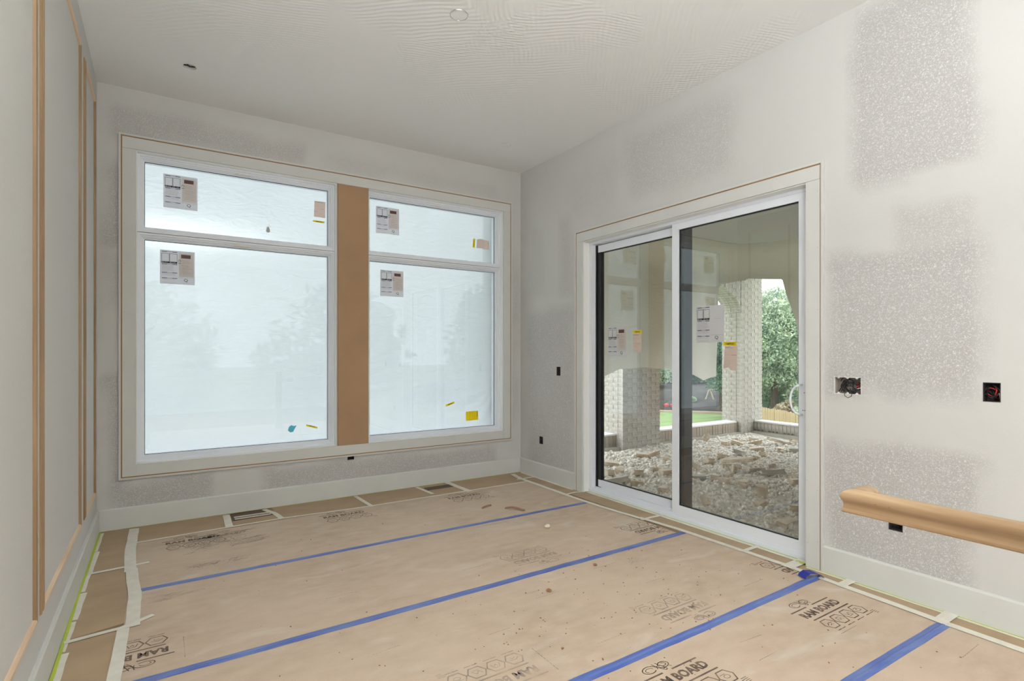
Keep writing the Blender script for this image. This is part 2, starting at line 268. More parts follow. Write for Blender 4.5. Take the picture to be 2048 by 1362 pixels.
# floor (flooring boards under the paper) and ceiling
box('floor', M['subfloor'], XL-.2, XR+.2, YR-.2, YB+.2, -.12, 0)['kind'] = 'structure'
HC = (.172, 4.432, .043)
mb = MB(); xs = [XL-.2, HC[0]-.1, HC[0]+.1, XR+.2]; ys = [YR-.2, HC[1]-.1, HC[1]+.1, YB+.2]
for i in range(3):
    for j in range(3):
        if (i, j) != (1, 1): mb.add([(xs[i], ys[j], H), (xs[i], ys[j+1], H), (xs[i+1], ys[j+1], H), (xs[i+1], ys[j], H)], [(0, 1, 2, 3)])
n = 24; inn = []; out = []
for k in range(n):
    t = 2*math.pi*k/n+math.pi/4; c, s = math.cos(t), math.sin(t); q = .1/max(abs(c), abs(s)); out.append((HC[0]+c*q, HC[1]+s*q, H)); rr = HC[2]*(1+.05*math.sin(5*t)); inn.append((HC[0]+c*rr, HC[1]+s*rr, H))
mb.add(inn+out, [(k, (k+1) % n, n+(k+1) % n, n+k) for k in range(n)])
mb.add([(x, y, H+.25) for x in (xs[0], xs[3]) for y in (ys[0], ys[3])], [(0, 1, 3, 2)])
o = mb.build('ceiling', M['ceil']); o['kind'] = 'structure'
# round ceiling fittings
r = empty('light_housing', (HC[0], HC[1], H), label='open round hole in the ceiling with a crumpled metal housing inside', cat='ceiling hole')
mb = MB(); ring = lambda rad, z: [(math.cos(2*math.pi*k/20)*rad, math.sin(2*math.pi*k/20)*rad, z) for k in range(20)]
mb.add(ring(.044, .001)+ring(.040, .022)+ring(.036, .024), [(k, (k+1) % 20, 20+(k+1) % 20, 20+k) for k in range(20)]+[(20+k, 20+(k+1) % 20, 40+(k+1) % 20, 40+k) for k in range(20)]+[tuple(range(40, 60))])
mb.build('housing', mat('dull_zinc', (.62, .60, .58, 1), .6), r); mb = MB()
mb.tube([(-.035, .01, .012), (-.01, .022, .018), (.012, .008, .008), (.032, .016, .016)], .004, 6).tube([(-.02, -.02, .018), (0, .02, .01), (.02, .02, .02)], .003, 6); mb.build('wire', M['boxin'], r)
for (x, y, rad, lab) in ((1.49, 2.875, .055, 'half-hidden round light ring plastered into the ceiling with a torn edge'), (2.80, 4.412, .048, 'faint round light ring in the ceiling near the far corner')):
    r = empty('light_ring', (x, y, H), label=lab, cat='ceiling light')
    mb = MB(); n = 40; a = [[], [], []]
    for k in range(n):
        t = 2*math.pi*k/n; w = 1+.02*math.sin(7*t)
        for l, (q, z) in zip(a, ((1.0, .001), (.97, -.0035), (.94, .001))): l.append((math.cos(t)*rad*q*w, math.sin(t)*rad*q*w, z))
    V = a[0]+a[1]+a[2]; mb.add(V, [(i*n+k, i*n+(k+1) % n, (i+1)*n+(k+1) % n, (i+1)*n+k) for i in range(2) for k in range(n)])
    mb.build('rim', M['metal'] if rad > .05 else M['paint'], r)
    MB().add([(math.cos(2*math.pi*k/32)*rad*.94, math.sin(2*math.pi*k/32)*rad*.94, -.0008) for k in range(32)]+[(math.cos(2*math.pi*k/32)*rad*.94, math.sin(2*math.pi*k/32)*rad*.94, .0002) for k in range(32)], [tuple(range(32))]+[(k, 32+k, 32+(k+1) % 32, (k+1) % 32) for k in range(32)]).build('cover', M['ceil'], r)
# baseboards (board with a small eased top) 
def base(name, seg, ax):
    r = empty(name, kind='structure')
    a0, a1, f, s = seg; m = MB()
    prof = [(0, 0), (.016, 0), (.016, .152), (.011, .162), (0, .162)]
    pts = [[((a, f+s*d, z) if ax == 'y' else (f+s*d, a, z)) for d, z in prof] for a in (a0, a1)]
    m.add(pts[0]+pts[1], [(k, (k+1) % 5, 5+(k+1) % 5, 5+k) for k in range(5)]+[(0, 1, 2, 3, 4), (9, 8, 7, 6, 5)]); m.build('board', M['paint'], r); return r
base('baseboard_back', (XL, XR, YB, -1), 'y'); base('baseboard_left', (YR, YB-.016, XL, 1), 'x')
b1 = base('baseboard_right', (4.082, YB-.016, XR, -1), 'x'); b2 = base('baseboard_right_near', (YR, 1.73, XR, -1), 'x')
# casing round an opening: boards butt-jointed, raw MDF line, thin back band outside
def casing(name, a0, a1, z0, z1, P, sill=True, w=.086):
    r = empty(name, kind='structure'); T = .016
    def bx(nm, m, p0, p1, q0, q1, t0, t1):
        x, y = P(p0, t0), P(p1, t1); return box(nm, m, x[0], y[0], x[1], y[1], q0, q1, r, bevel=.0012 if m == M['paint'] else 0)
    b = z0-(w if sill else 0)
    bx('head_board', M['paint'], a0-w, a1+w, z1+.0005, z1+w, 0, T)
    for (p, q) in ((a0-w, a0), (a1, a1+w)): bx('side_board', M['paint'], p, q, b, z1-.001, 0, T)
    if sill: bx('sill_board', M['paint'], a0+.001, a1-.001, b, z0, 0, T)
    g = .008; bnd = .014
    o0, o1, oz = a0-w, a1+w, z1+w
    for (p, q, s, t) in ((o0-g, o0, b-g if sill else 0, oz+g), (o1, o1+g, b-g if sill else 0, oz+g), (o0, o1, oz, oz+g))+(((o0, o1, b-g, b),) if sill else ()): bx('raw_edge', M['trimgap'], p, q, s, t, 0, .013)
    o0 -= g; o1 += g; oz += g; bb = b-g if sill else 0
    for (p, q, s, t) in ((o0-bnd, o0, bb-(bnd if sill else 0), oz+bnd), (o1, o1+bnd, bb-(bnd if sill else 0), oz+bnd), (o0, o1, oz, oz+bnd))+(((o0, o1, bb-bnd, bb),) if sill else ()): bx('back_band', M['paint'], p, q, s, t, 0, .022)
    m = MB()                                        # filled nail holes along the boards
    def nail(a, z):
        c = P(a, T+.0003); m.add([(c[0]+(0 if abs(P(0, 0)[0]-P(1, 0)[0]) < .1 else .002*math.cos(k)), c[1]+(.002*math.cos(k) if abs(P(0, 0)[0]-P(1, 0)[0]) < .1 else 0), z+.002*math.sin(k)) for k in (0, 1.57, 3.14, 4.71)], [(0, 1, 2, 3)])
    z = b+.15
    while z < z1:
        for e in (a0-.012, a0-w+.014, a1+.012, a1+w-.014): nail(e, z+random.uniform(-.03, .03))
        z += .36
    a = a0+.2
    while a < a1:
        for e in (z1+.012, z1+w-.015): nail(a+random.uniform(-.03, .03), e)
        a += .36
    m.build('nail_hole', M['screw'], r)['kind'] = 'stuff'
    return r
casing('trim_1', WL[0], WR[1], .478, 2.885, lambda a, t: (a, YB-t))
casing('trim_2', DR[0], DR[1], 0, DR[3], lambda a, t: (XR-t, a), False)
post = box('mullion_board', M['mdf'], 1.364, 1.648, YB-.020, YB-.0003, .479, 2.8835, bevel=.001); tag(post, 'raw brown fibreboard post between the two tall windows', 'board')
# ------------------------------------------------------------------ windows
def rim(m_, x0, x1, z0, z1, ws):
    m = MB()
    for (w0, w1, d0, d1) in ws:
        m.ring(x0+w0, x1-w0, z0+w0, z1-w0, w1-w0, YB+d0, YB+d1)
    return m
for n_, (x0, x1, z0, z1) in enumerate((WL, WR), 1):
    r = empty(f'window_{n_}', kind='structure')
    MB().ring(x0+.0005, x1-.0005, z0+.0005, z1-.0005, .006, YB-.002, YB+.06).build('jamb_liner', M['jamb'], r)
    for nm, q0, q1 in (('transom_frame', 2.272, z1-.006), ('lower_frame', z0+.006, 2.268)):
        a, b = x0+.006, x1-.006
        rim(0, a, b, q0, q1, ((0, .016, .05, .16), (.016, .028, .062, .16), (.028, .036, .074, .16), (.036, .046, .086, .16))).build(nm, M['vinyl'], r)
        MB().ring(a+.0455, b-.0455, q0+.0455, q1-.0455, .0035, YB+.1, YB+.108).build('seal', M['black'], r)
        box('pane', M['glass'], a+.046, b-.046, YB+.1085, YB+.1145, q0+.046, q1-.046, r)
    for zz in (2.845, 2.235):                        # small manufacturer tabs on the frames
        m = MB().box(x0+.68, x0+.80, YB+.0605, YB+.0625, zz-.004, zz+.004); m.build('frame_tab', M['chalk'], r)
# ------------------------------------------------------------------ poly sheet outside the windows
def sheet(name, P, a0, a1, z0, z1, m, amp, na, nz_, bottom=None, seed=0, fold=None, **kw):
    V = []; F = []
    for i in range(na+1):
        a = a0+(a1-a0)*i/na; zb = bottom(a) if bottom else z0
        for j in range(nz_+1):
            z = max(zb, z0+(z1-z0)*j/nz_)
            d = noise.noise((a*1.3+seed, z*.6, 1))*amp+noise.noise((a*4+seed, z*2.2, 5))*amp*.35+(fold(a, z) if fold else 0)
            V.append(P(a, z, d))
    for i in range(na):
        for j in range(nz_):
            k = i*(nz_+1)+j; q = (k, k+nz_+1, k+nz_+2, k+1); l, r_ = V[k] == V[k+1], V[k+nz_+1] == V[k+nz_+2]
            if l and r_: continue                    # below the hem
            F.append(tuple(v for v in q if not ((l and v == k+1) or (r_ and v == k+nz_+2))))
    mb = MB(); mb.v = V; mb.f = F; o = mb.build(name, m, smooth=True); return tag(o, **kw)
def fan(cx, cz, k, r0):                              # creases that fan out of a fixing point
    def f(a, z):
        dx, dz = a-cx, z-cz; r = math.hypot(dx, dz)+.05
        return math.sin(math.atan2(dz, dx)*k+2.5*noise.noise((a*2.2, z*2.2, k)))*.018*(.4+noise.noise((a*3, z*3, 8)))*math.exp(-r/r0)*min(1, r*3)
    return f
f1, f2, f3 = fan(-.25, 1.25, 26, .5), fan(1.45, 1.05, 22, .45), fan(3.3, 1.0, 20, .5)
sheet('plastic_sheet', lambda a, z, d: (a, YB+.30+d, z), -.45, 3.21, -.36, 3.05, M['winfilm'], .03, 150, 110, fold=lambda a, z: f1(a, z)+f2(a, z)+f3(a, z), label='cloudy plastic sheeting stretched over the outside of the two tall windows', cat='plastic sheet')
box('window_wrap', M['concrete'], 3.19, 3.45, YB+.33, YB+.5, -.4, 3.2).hide_render = False
bpy.data.objects['window_wrap']['kind'] = 'structure'; bpy.data.objects['window_wrap'].name = 'trim_3'
# ------------------------------------------------------------------ sliding door
D = empty('door_1', kind='structure')
fx0, fx1 = 3.46, 3.60
m = MB(); m.box(fx0, fx1, DR[0], DR[0]+.03, .0, DR[3]); m.box(fx0, fx1, DR[1]-.037, DR[1], 0, DR[3]); m.box(fx0, fx1, DR[0]+.03, DR[1]-.037, 2.366, DR[3]); m.build('door_frame', M['vinyl'], D, bevel=.0015)
m = MB(); m.box(fx0-.012, fx1+.03, DR[0], DR[1], 0, .028); m.box(fx0+.004, fx0+.012, DR[0]+.03, DR[1]-.037, .028, .045); m.box(3.505, 3.513, DR[0]+.03, DR[1]-.037, .028, .05); m.build('threshold', M['vinyl'], D, bevel=.001)
for (y0, y1) in ((DR[0], DR[0]+.004), (DR[1]-.006, DR[1])): box('jamb_liner', M['jamb'], XR-.001, fx0, y0, y1, 0, DR[3], D)
box('head_liner', M['jamb'], XR-.001, fx0, DR[0]+.004, DR[1]-.006, DR[3]-.006, DR[3], D)
def panel(nm, y0, y1, z0, z1, x0, x1, sw, top, bot, lm, rm, rails, square=False):
    # mitred frame of stiles and rails (left stile = larger y)
    def bar(name, pts, m_):
        v = [(x, y, z) for x in (x0, x1) for (y, z) in pts]; MB().add(v, [(0, 1, 2, 3), (7, 6, 5, 4), (0, 4, 5, 1), (1, 5, 6, 2), (2, 6, 7, 3), (3, 7, 4, 0)]).build(name, m_, D, bevel=.0008)
    e = .0006
    if square:
        bar(nm+'_stile', [(y1, z0+bot+e), (y1, z1-top-e), (y1-sw, z1-top-e), (y1-sw, z0+bot+e)], lm); bar(nm+'_stile', [(y0, z0+bot+e), (y0+sw, z0+bot+e), (y0+sw, z1-top-e), (y0, z1-top-e)], rm)
        bar(nm+'_rail', [(y1-.008, z1), (y0, z1), (y0, z1-top), (y1-.008, z1-top)], rails); bar(nm+'_rail', [(y1-.008, z0), (y1-.008, z0+bot), (y0, z0+bot), (y0, z0)], rails)
    else:
        bar(nm+'_stile', [(y1, z0), (y1, z1), (y1-sw, z1-top+e), (y1-sw, z0+bot)], lm)
        bar(nm+'_stile', [(y0, z0), (y0+sw, z0+bot), (y0+sw, z1-top), (y0, z1)], rm)
        bar(nm+'_rail', [(y1-e, z1), (y0+e, z1), (y0+sw, z1-top), (y1-sw, z1-top)], rails)
        bar(nm+'_rail', [(y1-e, z0), (y1-sw, z0+bot), (y0+sw, z0+bot), (y0+e, z0)], rails)
    MB().ring(y0+sw-.001, y1-sw+.001, z0+bot-.001, z1-top+.001, .009, x0+.012, x1-.008, 'x').build('glazing_seal', M['black'], D)
    box('pane', M['doorglass'], x0+.016, x0+.022, y0+sw, y1-sw, z0+bot, z1-top, D)
panel('sliding', 1.868, 2.966, .04, 2.378, 3.466, 3.503, .064, .064, .074, M['vinyl'], M['vinyl'], M['vinyl'])
panel('fixed', 2.90, 3.918, .052, 2.358, 3.522, 3.562, .052, .066, .066, M['black'], M['dark'], M['vinyl'], True)
box('side_track', M['black'], 3.512, 3.566, 3.9185, 3.9325, .03, 2.36, D); box('interlock', M['dark'], 3.5045, 3.60, 2.875, 2.90, .045, 2.37, D)
# D handle with screwed plate
hp = box('handle_plate', M['vinyl'], 3.456, 3.466, 1.872, 1.912, .93, 1.10, D, bevel=.002)
m = MB(); pts = [(3.458, 1.905, 1.125)]+[(3.425, 1.905+.058*math.sin(t), 1.03+.092*math.cos(t)) for t in np.linspace(.12, math.pi-.12, 14)]+[(3.458, 1.905, .935)]
m.tube(pts, .0068, 10); m.build('handle', M['vinyl'], D, smooth=True)
m = MB()
for (y, z) in ((1.888, 1.075), (1.886, .962), (1.898, .962)): m.tube([(3.456, y, z), (3.4535, y, z)], .003, 8)
m.build('screw', M['screw'], D)
# ------------------------------------------------------------------ paper stickers on the glass
def text_vf(s, w, h, bold=0.0):
    c = bpy.data.curves.new('t', 'FONT'); c.body = s; c.size = 1; c.offset = bold; c.resolution_u = 2; c.align_x = 'LEFT'
    o = bpy.data.objects.new('t', c); COL.objects.link(o); dg = bpy.context.evaluated_depsgraph_get(); dg.update()
    me = o.evaluated_get(dg).to_mesh(); v = [(p.co.x, p.co.y) for p in me.vertices]; f = [tuple(q.vertices) for q in me.polygons]
    o.evaluated_get(dg).to_mesh_clear(); bpy.data.objects.remove(o); bpy.data.curves.remove(c)
    x0 = min(p[0] for p in v); x1 = max(p[0] for p in v); y0 = min(p[1] for p in v); y1 = max(p[1] for p in v)
    return [((p[0]-x0)/(x1-x0)*w, (p[1]-y0)/(y1-y0)*h) for p in v], f
RAMT = text_vf('RAM BOARD', 1, 1, .042); TEMP = text_vf('TEMPERED', 1, 1, .01); QT = text_vf('Q', 1, 1, .0)
class Flat(MB):                                      # draws flat print on a plane: (u,v) in metres, u along the reading direction
    def __init__(s, P): super().__init__(); s.P = P
    def build(s, name, m, parent=None, **k):
        o = super().build(name, m, parent, **k); o['kind'] = 'stuff'; return o
    def rect(s, u0, u1, v0, v1, t=0): return s.add([s.P(u0, v0, t), s.P(u1, v0, t), s.P(u1, v1, t), s.P(u0, v1, t)], [(0, 1, 2, 3)])
    def line(s, pts, w, t=0, close=False):
        pts = [Vector(p) for p in pts]; n = len(pts)
        if close: pts.append(pts[0])
        for a, b in zip(pts, pts[1:]):
            d = (b-a); 
            if d.length < 1e-6: continue
            q = Vector((-d.y, d.x)).normalized()*w/2; e = d.normalized()*w*.3
            s.add([s.P(*(a-q-e), t), s.P(*(b-q+e), t), s.P(*(b+q+e), t), s.P(*(a+q-e), t)], [(0, 1, 2, 3)])
        return s
    def text(s, vf, u, v, w, h, t=0, shear=0): return s.add([s.P(u+p[0]*w+p[1]*h*shear, v+p[1]*h, t) for p in vf[0]], vf[1])
def sticker(P, w, h, lab, full=True, tilt=0, grp='printed stickers on the glass'):
    c, s_ = math.cos(tilt), math.sin(tilt)
    Q = lambda u, v, t=0: P(u*c-v*s_, u*s_+v*c, t)
    r = empty('glass_sticker', label=lab, cat='sticker', group=grp)
    a = [Q(0, 0, 0), Q(w, 0, 0), Q(w, h, 0), Q(0, h, 0), Q(0, 0, .0007), Q(w, 0, .0007), Q(w, h, .0007), Q(0, h, .0007)]
    MB().add(a, [(0, 1, 2, 3), (7, 6, 5, 4), (0, 4, 5, 1), (1, 5, 6, 2), (2, 6, 7, 3), (3, 7, 4, 0)]).build('paper', M['paper'], r)
    T = .0012; n = Flat(Q); R = lambda f, u0, u1, v0, v1, t=T: f.rect(u0*w, u1*w, (1-v1)*h, (1-v0)*h, t)
    for v in (.035, .405, .655, .82): R(n, .05, .20, v, v+.018); R(n, .35, .49, v, v+.018)
    for v in (.035, .405, .655, .82): n.rect(.2*w, .35*w, (1-v-.013)*h, (1-v-.005)*h, T)
    n.build('navy_bar', M['navy'], r)
    b = Flat(Q)
    for u in (.05, .275):                            # framed squares with a black caption bar
        b.line([(u*w, .62*h), ((u+.21)*w, .62*h), ((u+.21)*w, .90*h), (u*w, .90*h)], .0022, T, True); R(b, u, u+.21, .335, .385)
    b.build('caption_frame', M['bprint'], r)
    c_ = Flat(Q)
    for u in (.05, .275): R(c_, u+.015, u+.05, .345, .373, T+.0004); R(c_, u+.07, u+.17, .355, .366, T+.0004)
    c_.build('caption_mark', M['paper'], r)
    g = Flat(Q)
    for k in range(14):
        v = .44+k*.016 if k < 12 else .69+(k-12)*.03
        if abs(v-.66) > .012: g.line([(.06*w, (1-v)*h), ((.06+random.uniform(.3, .42))*w, (1-v)*h)], .0009, T)
    for v in (.70, .72, .745, .86, .88, .95): g.line([(.06*w, (1-v)*h), (.45*w, (1-v)*h)], .0009, T)
    g.line([(.52*w, .20*h), (.97*w, .20*h)], .0014, T); g.line([(.63*w, .05*h), (.83*w, .05*h)], .0012, T)
    if not full: g.line([(.66*w, .64*h), (.88*w, .64*h)], .0012, T)
    g.build('fine_print', M['grey'], r)
    q = Flat(Q); q.text(QT, .68*w, .075*h, .12*w, .1*h, T); q.build('emblem', M['bprint'], r)
    if full:
        p = Flat(Q); R(p, .54, .965, .06, .77, .0010); p.build('peach_field', M['peach'], r)
        k = Flat(Q); R(k, .60, .88, .10, .21, .0014); k.line([((.56+.035*math.cos(t))*w, (.70+.035*math.sin(t))*h) for t in np.linspace(-.8, 4, 9)], .0025, .0014); R(k, .52, .60, .36, .372, .0014)
        for v in (.27, .30, .33, .36, .42, .45, .49, .52, .55, .60, .64, .68): k.line([(random.uniform(.60, .66)*w, (1-v)*h), (random.uniform(.8, .93)*w, (1-v)*h)], .0007, .0014)
        k.build('brown_panel', M['brn'], r)
    return r
gy = YB+.1080
PB = lambda x, z: (lambda u, v, t=0: (x+u, gy-t, z+v))
sticker(PB(.019, 2.498), .237, .27, 'printed sticker on the upper pane of the window nearer the oak-trimmed wall')
sticker(PB(-.004, 1.886), .240, .27, 'printed sticker at the top of the tall lower pane by the wood-trimmed wall')
sticker(PB(1.762, 2.504), .238, .262, 'printed sticker on the upper pane just past the brown post')
sticker(PB(1.806, 1.89), .239, .257, 'printed sticker on the tall lower pane just past the brown post')
PD = lambda y, z, x: (lambda u, v, t=0: (x-t, y-u, z+v))
sticker(PD(3.794, 1.295, 3.5375), .248, .277, 'printed sticker with a brown block on the fixed door pane', grp='printed stickers on the door')
sticker(PD(2.742, 1.41, 3.4815), .247, .278, 'large plain white sticker on the sliding door pane', False, grp='printed stickers on the door')
def slip(name, P, poly, m_, lab, cat, lines=None, txt=None, lm='brn'):
    r = empty(name, label=lab, cat=cat); n = len(poly)
    MB().add([P(u, v, 0) for u, v in poly]+[P(u, v, .0007) for u, v in poly], [tuple(range(n)), tuple(range(2*n-1, n-1, -1))]+[(k, n+k, n+(k+1) % n, (k+1) % n) for k in range(n)]).build('paper', M[m_], r)
    if lines:
        f = Flat(P)
        for (u0, v0, u1, v1, w) in lines: f.line([(u0, v0), (u1, v1)], w, .0012)
        f.build('fine_print', M[lm], r)
    if txt:
        f = Flat(P)
        f.add([P(*(txt[0]+Vector(((p[0]*txt[1]*math.cos(txt[3])-p[1]*txt[2]*math.sin(txt[3])), (p[0]*txt[1]*math.sin(txt[3])+p[1]*txt[2]*math.cos(txt[3]))))), .0012) for p in TEMP[0]], TEMP[1]); f.build('lettering', M['bprint'], r)
    return r
slip('paper_slip', PB(1.18, 2.58), [(0, .002), (.1, 0), (.103, .148), (.005, .146)], 'pink', 'cream paper slip on the upper pane beside the brown post', 'label', [(.01, .138, .08, .138, .005), (.06, .08, .09, .08, .002), (.01, .05, .03, .05, .002), (.01, .1, .05, .1, .001)], lm='grey')
slip('warning_label', PB(1.171, 2.530), [(0, .003), (.1, 0), (.104, .017), (.0, .019)], 'yellow', 'yellow strip label below the cream slip on the upper pane', 'label', txt=(Vector((.02, .004)), .064, .010, 0))
slip('paper_slip', PB(2.885, 2.467), [(0, .005), (.075, .01), (.08, .0), (.16, .004), (.155, .1), (.08, .105), (.075, .112), (.005, .1)], 'pink', 'cream slip stuck sideways on the far upper pane', 'label', [(.15, .02, .148, .085, .004), (.08, .03, .078, .1, .001), (.1, .05, .12, .05, .0015)], lm='grey')
slip('warning_label', PB(2.835, 2.472), [(0, .0), (.026, .002), (.036, .096), (.01, .1)], 'yellow', 'yellow label stuck upright beside the sideways cream slip', 'label', txt=(Vector((.022, .018)), .064, .010, math.pi/2))
slip('warning_label', PB(1.11, .634), [(0, .03), (.1, .0), (.103, .016), (.004, .046)], 'yellow', 'yellow strip label low on the tall pane near the brown post', 'label', txt=(Vector((.02, .03)), .066, .010, -.29))
slip('warning_label', PB(2.516, .765), [(0, .0), (.1, .03), (.098, .052), (.0, .022)], 'yellow', 'tilted yellow strip label low on the far tall pane', 'label', txt=(Vector((.018, .011)), .066, .011, .29))
slip('yellow_notice', PB(2.754, .599), [(0, .0), (.152, .004), (.150, .102), (.0, .1)], 'yellow', 'square yellow notice in the low corner of the far tall pane', 'notice', [(.05, .005, .05, .095, .001), (.075, .005, .075, .095, .001), (.14, .04, .14, .095, .006), (.1, .01, .1, .07, .001)])
slip('teal_smear', PB(.955, .618), [(0, .02), (.02, .0), (.045, .004), (.06, .035), (.075, .06), (.05, .055), (.03, .065), (.01, .05)], 'teal', 'small teal smear low on the tall pane near the brown post', 'smear')
slip('sheet_patch', PB(.775, 2.395), [(0, .0), (.02, -.01), (.035, .005), (.025, .04), (.028, .09), (.022, .04), (.008, .045)], 'grey', 'small grey scrap with a tail on the first upper pane', 'scrap')
slip('paper_slip', PD(3.467, 1.335, 3.5375), [(.02, .02), (.05, .0), (.1, .0), (.104, .165), (.0, .165), (.002, .03)], 'pink', 'cream slip hanging on the fixed door pane', 'label', [(.01, .155, .07, .155, .006), (.01, .12, .09, .12, .001), (.01, .09, .05, .09, .001), (.04, .085, .09, .085, .002), (.01, .05, .04, .05, .001)], lm='grey')
slip('warning_label', PD(3.47, 1.502, 3.5375), [(0, .004), (.11, .0), (.107, .026), (.005, .03)], 'yellow', 'yellow strip label above the cream slip on the fixed door pane', 'label', txt=(Vector((.025, .009)), .064, .012, 0))
slip('paper_slip', PD(2.50, 1.205, 3.4815), [(.0, .01), (.04, .02), (.06, .0), (.11, .0), (.116, .175), (.012, .175)], 'pink', 'pink slip with printed boxes on the sliding door pane', 'label', [(.02, .163, .075, .163, .007), (.07, .11, .11, .11, .004), (.015, .11, .07, .11, .001), (.02, .04, .05, .04, .001), (.02, .07, .05, .07, .001), (.05, .04, .05, .07, .001)], lm='grey')
slip('warning_label', PD(2.503, 1.382, 3.4815), [(0, .003), (.112, .0), (.11, .028), (.003, .03)], 'yellow', 'yellow strip label above the pink slip on the sliding door', 'label', txt=(Vector((.02, .008)), .074, .014, 0))
# ------------------------------------------------------------------ panel mouldings on the left-hand wall
def moulding(y0, y1, z0, z1, lab):
    r = empty('wall_moulding', label=lab, cat='moulding', group='natural wood mouldings on the wall')
    w = .038; prof = [(0, 0), (0, .004), (.004, .008), (.010, .0085), (.016, .0125), (.03, .0125), (.036, .010), (.038, .0)]   # (across from outer edge, proud)
    def strip(name, A, B, inn, m_):                  # A,B outer corners; inn = unit vector to the inside
        A, B, inn = Vector(A), Vector(B), Vector(inn); d = (B-A).normalized(); V = []
        for p, s in ((A, 1), (B, -1)):
            for (c, h) in prof: q = p+inn*c+d*c*s*(1 if True else 0); V.append((XL+h, q.x, q.y))
        n = len(prof); MB().add(V, [(k, k+1, n+k+1, n+k) for k in range(n-1)]+[tuple(range(n))[::-1], tuple(range(n, 2*n))]).build(name, m_, r)
    e = .0008
    strip('upright', (y1, z0+e), (y1, z1-e), (-1, 0), M['woodz'])
    strip('upright', (y0, z0+e), (y0, z1-e), (1, 0), M['woodz'])
    strip('top_rail', (y0, z1), (y1, z1), (0, -1), M['woody']); strip('bottom_rail', (y0, z0), (y1, z0), (0, 1), M['woody'])
moulding(4.215, 4.862, .303, 3.146, 'narrow tall moulding frame beside the window corner')
moulding(2.778, 4.022, .303, 3.146, 'broad moulding frame, second from the window corner')
moulding(1.35, 2.683, .303, 3.146, 'moulding frame nearest the viewer, only its end showing')
# ------------------------------------------------------------------ open electrical boxes
def ebox(P, a0, a1, z0, z1, lab, gang=1, loops=3, cable=()):
    """P(a, z, depth)"""
    r = empty('outlet_box', label=lab, cat='electrical box'); d = .06; e = .0015
    c = [(a0, z0), (a1, z0), (a1, z1), (a0, z1)]; m = MB()
    for (p, q), (s, t) in zip(c, c[1:]+c[:1]): m.add([P(p, q, -e), P(s, t, -e), P(s, t, d), P(p, q, d)], [(0, 1, 2, 3)])
    m.add([P(p, q, d) for p, q in c], [(0, 1, 2, 3)]); m.build('back_box', M['boxpl'] if gang > 1 else M['boxin'], r)
    m = MB(); w = .003                               # rim
    for (p0, p1, q0, q1) in ((a0, a0+w, z0, z1), (a1-w, a1, z0, z1), (a0, a1, z0, z0+w), (a0, a1, z1-w, z1)):
        m.add([P(p0, q0, -.002), P(p1, q0, -.002), P(p1, q1, -.002), P(p0, q1, -.002), P(p0, q0, .01), P(p1, q0, .01), P(p1, q1, .01), P(p0, q1, .01)], [(0, 1, 2, 3), (0, 4, 5, 1), (1, 5, 6, 2), (2, 6, 7, 3), (3, 7, 4, 0)])
    m.build('rim', M['jamb'] if gang > 1 else M['boxin'], r)
    if gang > 1:
        for k in range(gang):
            a = a0+(a1-a0)*(k+.5)/gang
            for z, s in ((z0+.003, 1), (z1-.003, -1)): MB().add([P(a+.008*math.cos(t), z+s*.009*math.sin(t), .002) for t in np.linspace(0, math.pi, 7)], [tuple(range(7))]).build('screw_tab', M['jamb'], r)
    rnd = random.Random(lab)
    for k in range(loops):
        ca, cz = rnd.uniform(a0+.2*(a1-a0), a1-.25*(a1-a0)), rnd.uniform(z0+.3*(z1-z0), z1-.25*(z1-z0)); ra = rnd.uniform(.2, .4)*min(a1-a0, z1-z0)
        pts = [P(ca+ra*math.cos(t)*(1+.2*math.sin(2*t+k)), cz+ra*math.sin(t*1.1), .02+.018*math.sin(t*1.7+k)) for t in np.linspace(0, 5.4, 16)]
        MB().tube(pts, .0026 if gang > 1 else .0022, 6).build('wire', M['wire'] if k % 5 != 2 else M[cable[0] if cable else 'wire'], r, smooth=True)
    return r
PR = lambda a, z, t: (XR+t, a, z)
eb = ebox(PR, 1.522, 1.674, 1.087, 1.189, 'wide open electrical box with tangled black wires beside the door', 3, 7)
m = MB(); m.tube([(XR+.03, 1.62, 1.12), (XR+.0, 1.615, 1.10), (XR-.006, 1.61, 1.078), (XR-.008, 1.592, 1.068), (XR-.006, 1.575, 1.076), (XR+.0, 1.572, 1.10), (XR+.03, 1.576, 1.13)], .0016, 6); m.build('wire_loop', M['wire'], eb, smooth=True)
for k in range(3):
    MB().tube([(XR+.055, 1.524, 1.12+.02*k), (XR+.03, 1.535+.004*k, 1.13+.012*k), (XR+.02, 1.552, 1.117+.017*k), (XR+.04, 1.566, 1.12+.01*k)], .0035, 6).build('red_cable', M['red'], eb, smooth=True)
MB().tube([(XR+.02, 1.532, 1.128), (XR+.014, 1.548, 1.122), (XR+.02, 1.562, 1.117)], .003, 6).build('bare_end', M['white'], eb, smooth=True)
for sgn in (0, 1, 2): MB().tube([(XR+.02, 1.655-.012*sgn, 1.10), (XR+.018, 1.625-.006*sgn, 1.15), (XR+.035, 1.60+.004*sgn, 1.18)], .0028, 6).build('wire', M['wire'], eb, smooth=True)
eb = ebox(PR, .905, .972, 1.092, 1.186, 'dark double electrical box with red wires high above the handrail', 1, 5, ('red',))
MB().tube([(XR+.03, .915, 1.10), (XR+.01, .93, 1.12), (XR+.012, .922, 1.15), (XR+.03, .935, 1.17)], .003, 6).build('red_cable', M['red'], eb, smooth=True)
MB().tube([(XR+.03, .93, 1.12), (XR+.012, .914, 1.135), (XR+.02, .912, 1.11)], .0022, 6).build('bare_end', M['white'], eb, smooth=True)
ebox(PR, 4.325, 4.385, 1.10, 1.19, 'switch box at hand height between the corner and the door', 1, 3)
